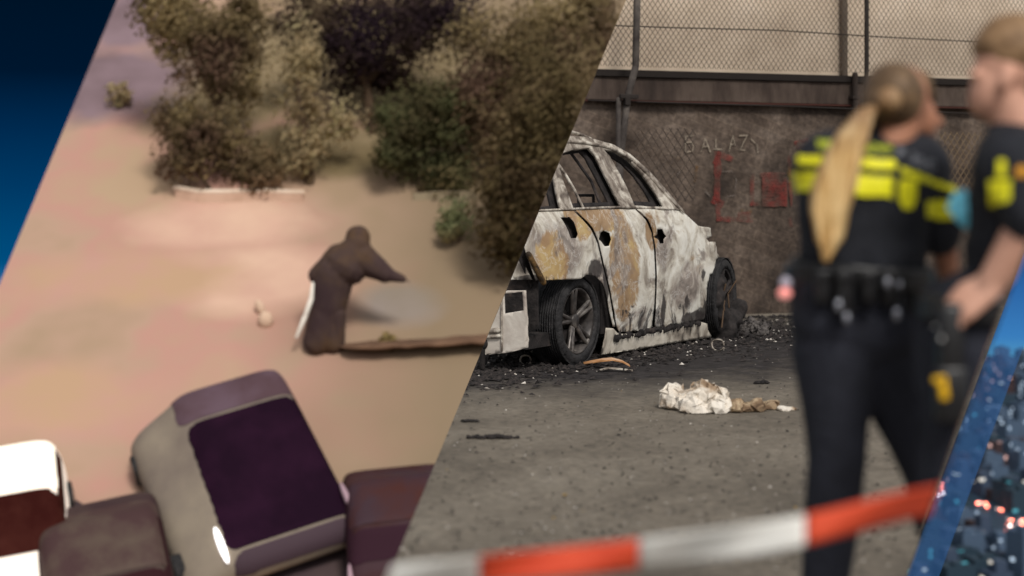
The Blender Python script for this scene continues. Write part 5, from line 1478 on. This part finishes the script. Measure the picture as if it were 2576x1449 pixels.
vehicle('parked_van', 'brightly lit white van with dark red windscreen at the left edge', (20, 1448), math.radians(15), 6.6, 3.9, 2.2,
        mat("bright_white_paint", sr(246, 232, 216), rough=.4, emis=(1, .9, .8), es=.25), mat("bright_cream_roof", sr(255, 246, 226), rough=.5, emis=(1, .93, .8), es=.4),  # emission in paint and roof stands in for bright light on the van
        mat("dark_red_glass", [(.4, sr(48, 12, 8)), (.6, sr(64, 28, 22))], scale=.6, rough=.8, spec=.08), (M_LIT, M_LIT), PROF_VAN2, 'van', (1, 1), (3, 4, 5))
vehicle('parked_car', 'dark red car half hidden at the right end of the row', (1010, 1395), math.radians(8), 5.2, 3.2, 1.8,
        mat("dark_red_paint", [(.4, sr(54, 24, 20)), (.6, sr(60, 38, 44))], scale=.6, rough=.8), mat("dark_red_roof", [(.4, sr(56, 36, 44)), (.6, sr(66, 28, 20))], scale=.5, rough=.7),
        mat("dark_mauve_glass", sr(52, 30, 40), rough=.8, spec=.08), (M_OFFL, M_OFFL), PROF_CAR, 'car', (1, 1), (3, 4, 5))

# ================================================================= CITY beyond the right edge of the terrace
HC = 200
ZC = EYE - HC
def cityp(u, v):
    D = HC * FPX / (v - 470); return P(u, v, D)
bm = bmesh.new()
vs = [cityp(2150, 926), cityp(2800, 926), cityp(2800, 1700), cityp(2150, 1700)]
bm.faces.new([bm.verts.new(p) for p in vs])
tag(put('city_ground', bm, mat("dark_city_ground", [(.4, (.006, .012, .02)), (.6, (.02, .03, .045))], scale=.05, rough=.9), clip=None), kind='structure')
def facade(name, base, lit, dens_, sc):
    m = bpy.data.materials.new(name); m.use_nodes = True
    t = m.node_tree; N = t.nodes; L = t.links; bs = N['Principled BSDF']
    bs.inputs['Base Color'].default_value = (*base, 1); bs.inputs['Roughness'].default_value = .7
    g = N.new('ShaderNodeTexCoord'); mp = N.new('ShaderNodeMapping'); mp.inputs['Scale'].default_value = sc; L.new(g.outputs['Object'], mp.inputs[0])
    fl = N.new('ShaderNodeVectorMath'); fl.operation = 'FLOOR'; L.new(mp.outputs[0], fl.inputs[0])
    oi = N.new('ShaderNodeObjectInfo')
    ad = N.new('ShaderNodeVectorMath'); ad.operation = 'ADD'; L.new(fl.outputs[0], ad.inputs[0]); L.new(oi.outputs['Random'], ad.inputs[1])
    wn = N.new('ShaderNodeTexWhiteNoise'); L.new(ad.outputs[0], wn.inputs[0])
    fr = N.new('ShaderNodeVectorMath'); fr.operation = 'FRACTION'; L.new(mp.outputs[0], fr.inputs[0])
    sp = N.new('ShaderNodeSeparateXYZ'); L.new(fr.outputs[0], sp.inputs[0])
    gt = N.new('ShaderNodeMath'); gt.operation = 'GREATER_THAN'; L.new(wn.outputs['Value'], gt.inputs[0]); gt.inputs[1].default_value = 1 - dens_
    g2 = N.new('ShaderNodeMath'); g2.operation = 'GREATER_THAN'; L.new(sp.outputs[2], g2.inputs[0]); g2.inputs[1].default_value = .4
    g3 = N.new('ShaderNodeMath'); g3.operation = 'GREATER_THAN'; L.new(sp.outputs[0], g3.inputs[0]); g3.inputs[1].default_value = .35
    geo = N.new('ShaderNodeNewGeometry'); s2 = N.new('ShaderNodeSeparateXYZ'); L.new(geo.outputs['Normal'], s2.inputs[0])
    g4 = N.new('ShaderNodeMath'); g4.operation = 'LESS_THAN'; L.new(s2.outputs[2], g4.inputs[0]); g4.inputs[1].default_value = .5
    p = gt
    for x in (g2, g3, g4):
        mm = N.new('ShaderNodeMath'); mm.operation = 'MULTIPLY'; L.new(p.outputs[0], mm.inputs[0]); L.new(x.outputs[0], mm.inputs[1]); p = mm
    k = N.new('ShaderNodeMath'); k.operation = 'MULTIPLY'; L.new(p.outputs[0], k.inputs[0]); k.inputs[1].default_value = .9
    L.new(k.outputs[0], bs.inputs['Emission Strength']); bs.inputs['Emission Color'].default_value = (*lit, 1)
    return m
FAC = [facade("blue_black_facade", (.05, .085, .14), (.5, .62, .75), .06, (.35, .35, .33)), facade("slate_facade", (.03, .05, .09), (.75, .7, .6), .05, (.25, .25, .3)),
       facade("teal_black_facade", (.01, .03, .05), (.08, .40, .48), .04, (.2, .2, .35)), facade("brown_black_facade", (.03, .014, .016), (.9, .55, .5), .06, (.3, .3, .3))]
protos = []
for k in range(8):
    r = random.Random(40 + k); bm = bmesh.new()
    wx, wy, hh = r.uniform(10, 18), r.uniform(9, 15), r.uniform(10, 26)
    box(bm, (0, 0, hh / 2), (wx, wy, hh))
    box(bm, (r.uniform(-2, 2), r.uniform(-2, 2), hh + 1.4), (wx * .45, wy * .4, 2.8)); box(bm, (wx * .3, -wy * .3, hh + .7), (2, 2, 1.4))
    if k % 2: box(bm, (wx * .1, 0, hh + 4), (wx * .5, wy * .6, 8))
    for e in (-1, 1):
        box(bm, (0, e * (wy / 2 - .2), hh + .4), (wx, .4, .8))
        box(bm, (e * (wx / 2 - .2), 0, hh + .4), (.4, wy - .8, .8))
    protos.append(bm_mesh(bm, 'city_building', FAC[k % 4]))
blab = ('blue black city block with pale lit windows among the dense rooftops', 'slate coloured city block with warm lit windows in the dense city', 'teal lit dark city block among the dense rooftops', 'brown black city block with few reddish windows in the dense city')
rc_ = random.Random(11); cnt = 0; placed = []
v = 934
while v < 1500:
    step_v = 5 + (v - 934) * .028
    D = HC * FPX / (v - 470); stp = 17 / D * FPX
    u0 = 2240 + rc_.uniform(0, stp)
    u = u0
    while u < 2640:
        # leave the highway corridor free
        hw = 1200 + (u - 2290) * .62
        if not (v > 1165 and abs(v - hw) < 22 + (v - 1100) * .12):
            p = cityp(u, v)
            ub = 2548 - (v - 711) * .3618
            if u > ub - 25 and u < 2590 and cnt < 298:
                pk = rc_.randrange(8); o = bpy.data.objects.new('city_building', protos[pk]); COL.objects.link(o)
                o.location = p; o.rotation_euler = (0, 0, math.radians(rc_.choice((18, 18, 108, 24)) + rc_.uniform(-4, 4)))
                z = rc_.uniform(.6, 1.15); o.scale = (1, 1, z)
                tag(o, blab[pk % 4], 'building', 'dark city blocks beyond the yard'); cnt += 1
        u += stp * rc_.uniform(.95, 1.25)
    v += step_v
def tower(u, v, hpx, wpx, label, m):
    p = cityp(u, v); s = FPX / p.y; root = thing('tower', label, 'tower', p)
    bm = bmesh.new(); box(bm, p + Vector((0, 0, hpx / s / 2)), (wpx / s, wpx / s, hpx / s)); put('shaft', bm, m, root, clip=None)
    bm = bmesh.new(); box(bm, p + Vector((0, 0, hpx / s + 1.2)), (wpx / s * 1.15, wpx / s * 1.15, 2.4)); box(bm, p + Vector((0, 0, hpx / s + 3.4)), (wpx / s * .6, wpx / s * .6, 2)); put('crown_storey', bm, m, root, clip=None)
tower(2558, 985, 58, 15, 'dark square tower standing tallest on the skyline', FAC[1])
tower(2484, 952, 30, 26, 'broad blue tower on the skyline left of the dark one', FAC[0])
# highway
bm = bmesh.new(); prev = None; HW = []
for k in range(25):
    u = 2250 + k * 17; v = 1200 + (u - 2290) * .62 + 14 * math.sin(k * .3)
    HW.append((u, v))
pts = [cityp(u, v) + Vector((0, 0, 6)) for u, v in HW]
for i, p in enumerate(pts):
    d = (pts[min(i + 1, 24)] - pts[max(i - 1, 0)]).normalized(); n = Vector((-d.y, d.x, 0)) * 16
    cur = [bm.verts.new(p + n), bm.verts.new(p - n), bm.verts.new(p - n - Vector((0, 0, 1.5))), bm.verts.new(p + n - Vector((0, 0, 1.5)))]
    if prev:
        for a in range(4): bm.faces.new((prev[a], prev[(a + 1) % 4], cur[(a + 1) % 4], cur[a]))
    prev = cur
tag(put('road', bm, mat("blue_black_road", (.01, .03, .055), rough=.6), clip=None), kind='structure')
M_TAIL = mat("red_tail_lamp", (.8, .1, .05), emis=(1, .22, .14), es=14); M_HEAD = mat("white_head_lamp", (.9, .9, .9), emis=(1, .72, .66), es=9)
M_CBODY = mat("dark_car_paint", (.02, .02, .03), rough=.3)
bm = bmesh.new(); box(bm, (0, 0, .7), (4.4, 1.8, .7), None, .2); box(bm, (-.2, 0, 1.2), (2.3, 1.6, .6), None, .2); cb = bm_mesh(bm, 'body', M_CBODY)
def lamp_me(x, m):
    bm = bmesh.new()
    box(bm, (x, 0, .8), (.5, 1.7, .6), None, .1)
    return bm_mesh(bm, 'tail_light', m)
t_red, t_wh = lamp_me(-2.2, M_TAIL), lamp_me(2.2, M_HEAD)
rr_ = random.Random(21)
for i in range(46):
    f = rr_.uniform(0, 23.9); k = int(f); p = pts[k].lerp(pts[k + 1], f - k); d = (pts[k + 1] - pts[k]).normalized(); n = Vector((-d.y, d.x, 0))
    side = rr_.choice((-1, 1)); p = p + n * side * rr_.uniform(2, 9)
    root = bpy.data.objects.new('car', None); COL.objects.link(root); root.location = p
    root.rotation_euler = (0, 0, math.atan2(d.y, d.x) + (math.pi if side > 0 else 0))
    tag(root, 'distant car with glowing lamps on the dark highway through the city', 'car', 'distant cars on the city highway')
    b = bpy.data.objects.new('body', cb); b.parent = root; COL.objects.link(b)
    b = bpy.data.objects.new('tail_light', t_red); b.parent = root; COL.objects.link(b)
    b = bpy.data.objects.new('headlight', t_wh); b.parent = root; COL.objects.link(b)

# translucent blue slanted pane standing along the east edge of the terrace
YP = 13.0
pane = [(2548 + .3618 * 211, 500), (2281 - .3618 * 80, 1529), (2362 - .3618 * 80, 1529), (2700, 520)]
pane[3] = (2576 + (869 - 500) * .3690, 500)
m = bpy.data.materials.new("blue_pane"); m.use_nodes = True
t = m.node_tree; bs = t.nodes['Principled BSDF']; out = [n for n in t.nodes if n.type == 'OUTPUT_MATERIAL'][0]
bs.inputs['Base Color'].default_value = (.05, .16, .42, 1); bs.inputs['Roughness'].default_value = .6; bs.inputs['Specular IOR Level'].default_value = .1
tr_ = t.nodes.new('ShaderNodeBsdfTransparent'); tr_.inputs[0].default_value = (.66, .82, 1.0, 1)
mx_ = t.nodes.new('ShaderNodeMixShader'); mx_.inputs[0].default_value = .36
t.links.new(tr_.outputs[0], mx_.inputs[1]); t.links.new(bs.outputs[0], mx_.inputs[2]); t.links.new(mx_.outputs[0], out.inputs[0])
bm = bmesh.new()
f = bm.faces.new([bm.verts.new(P(u, v, YP)) for u, v in pane])
tag(put('glass_pane', bm, m, clip=None), 'slanted translucent blue pane in front of the night city', 'pane')
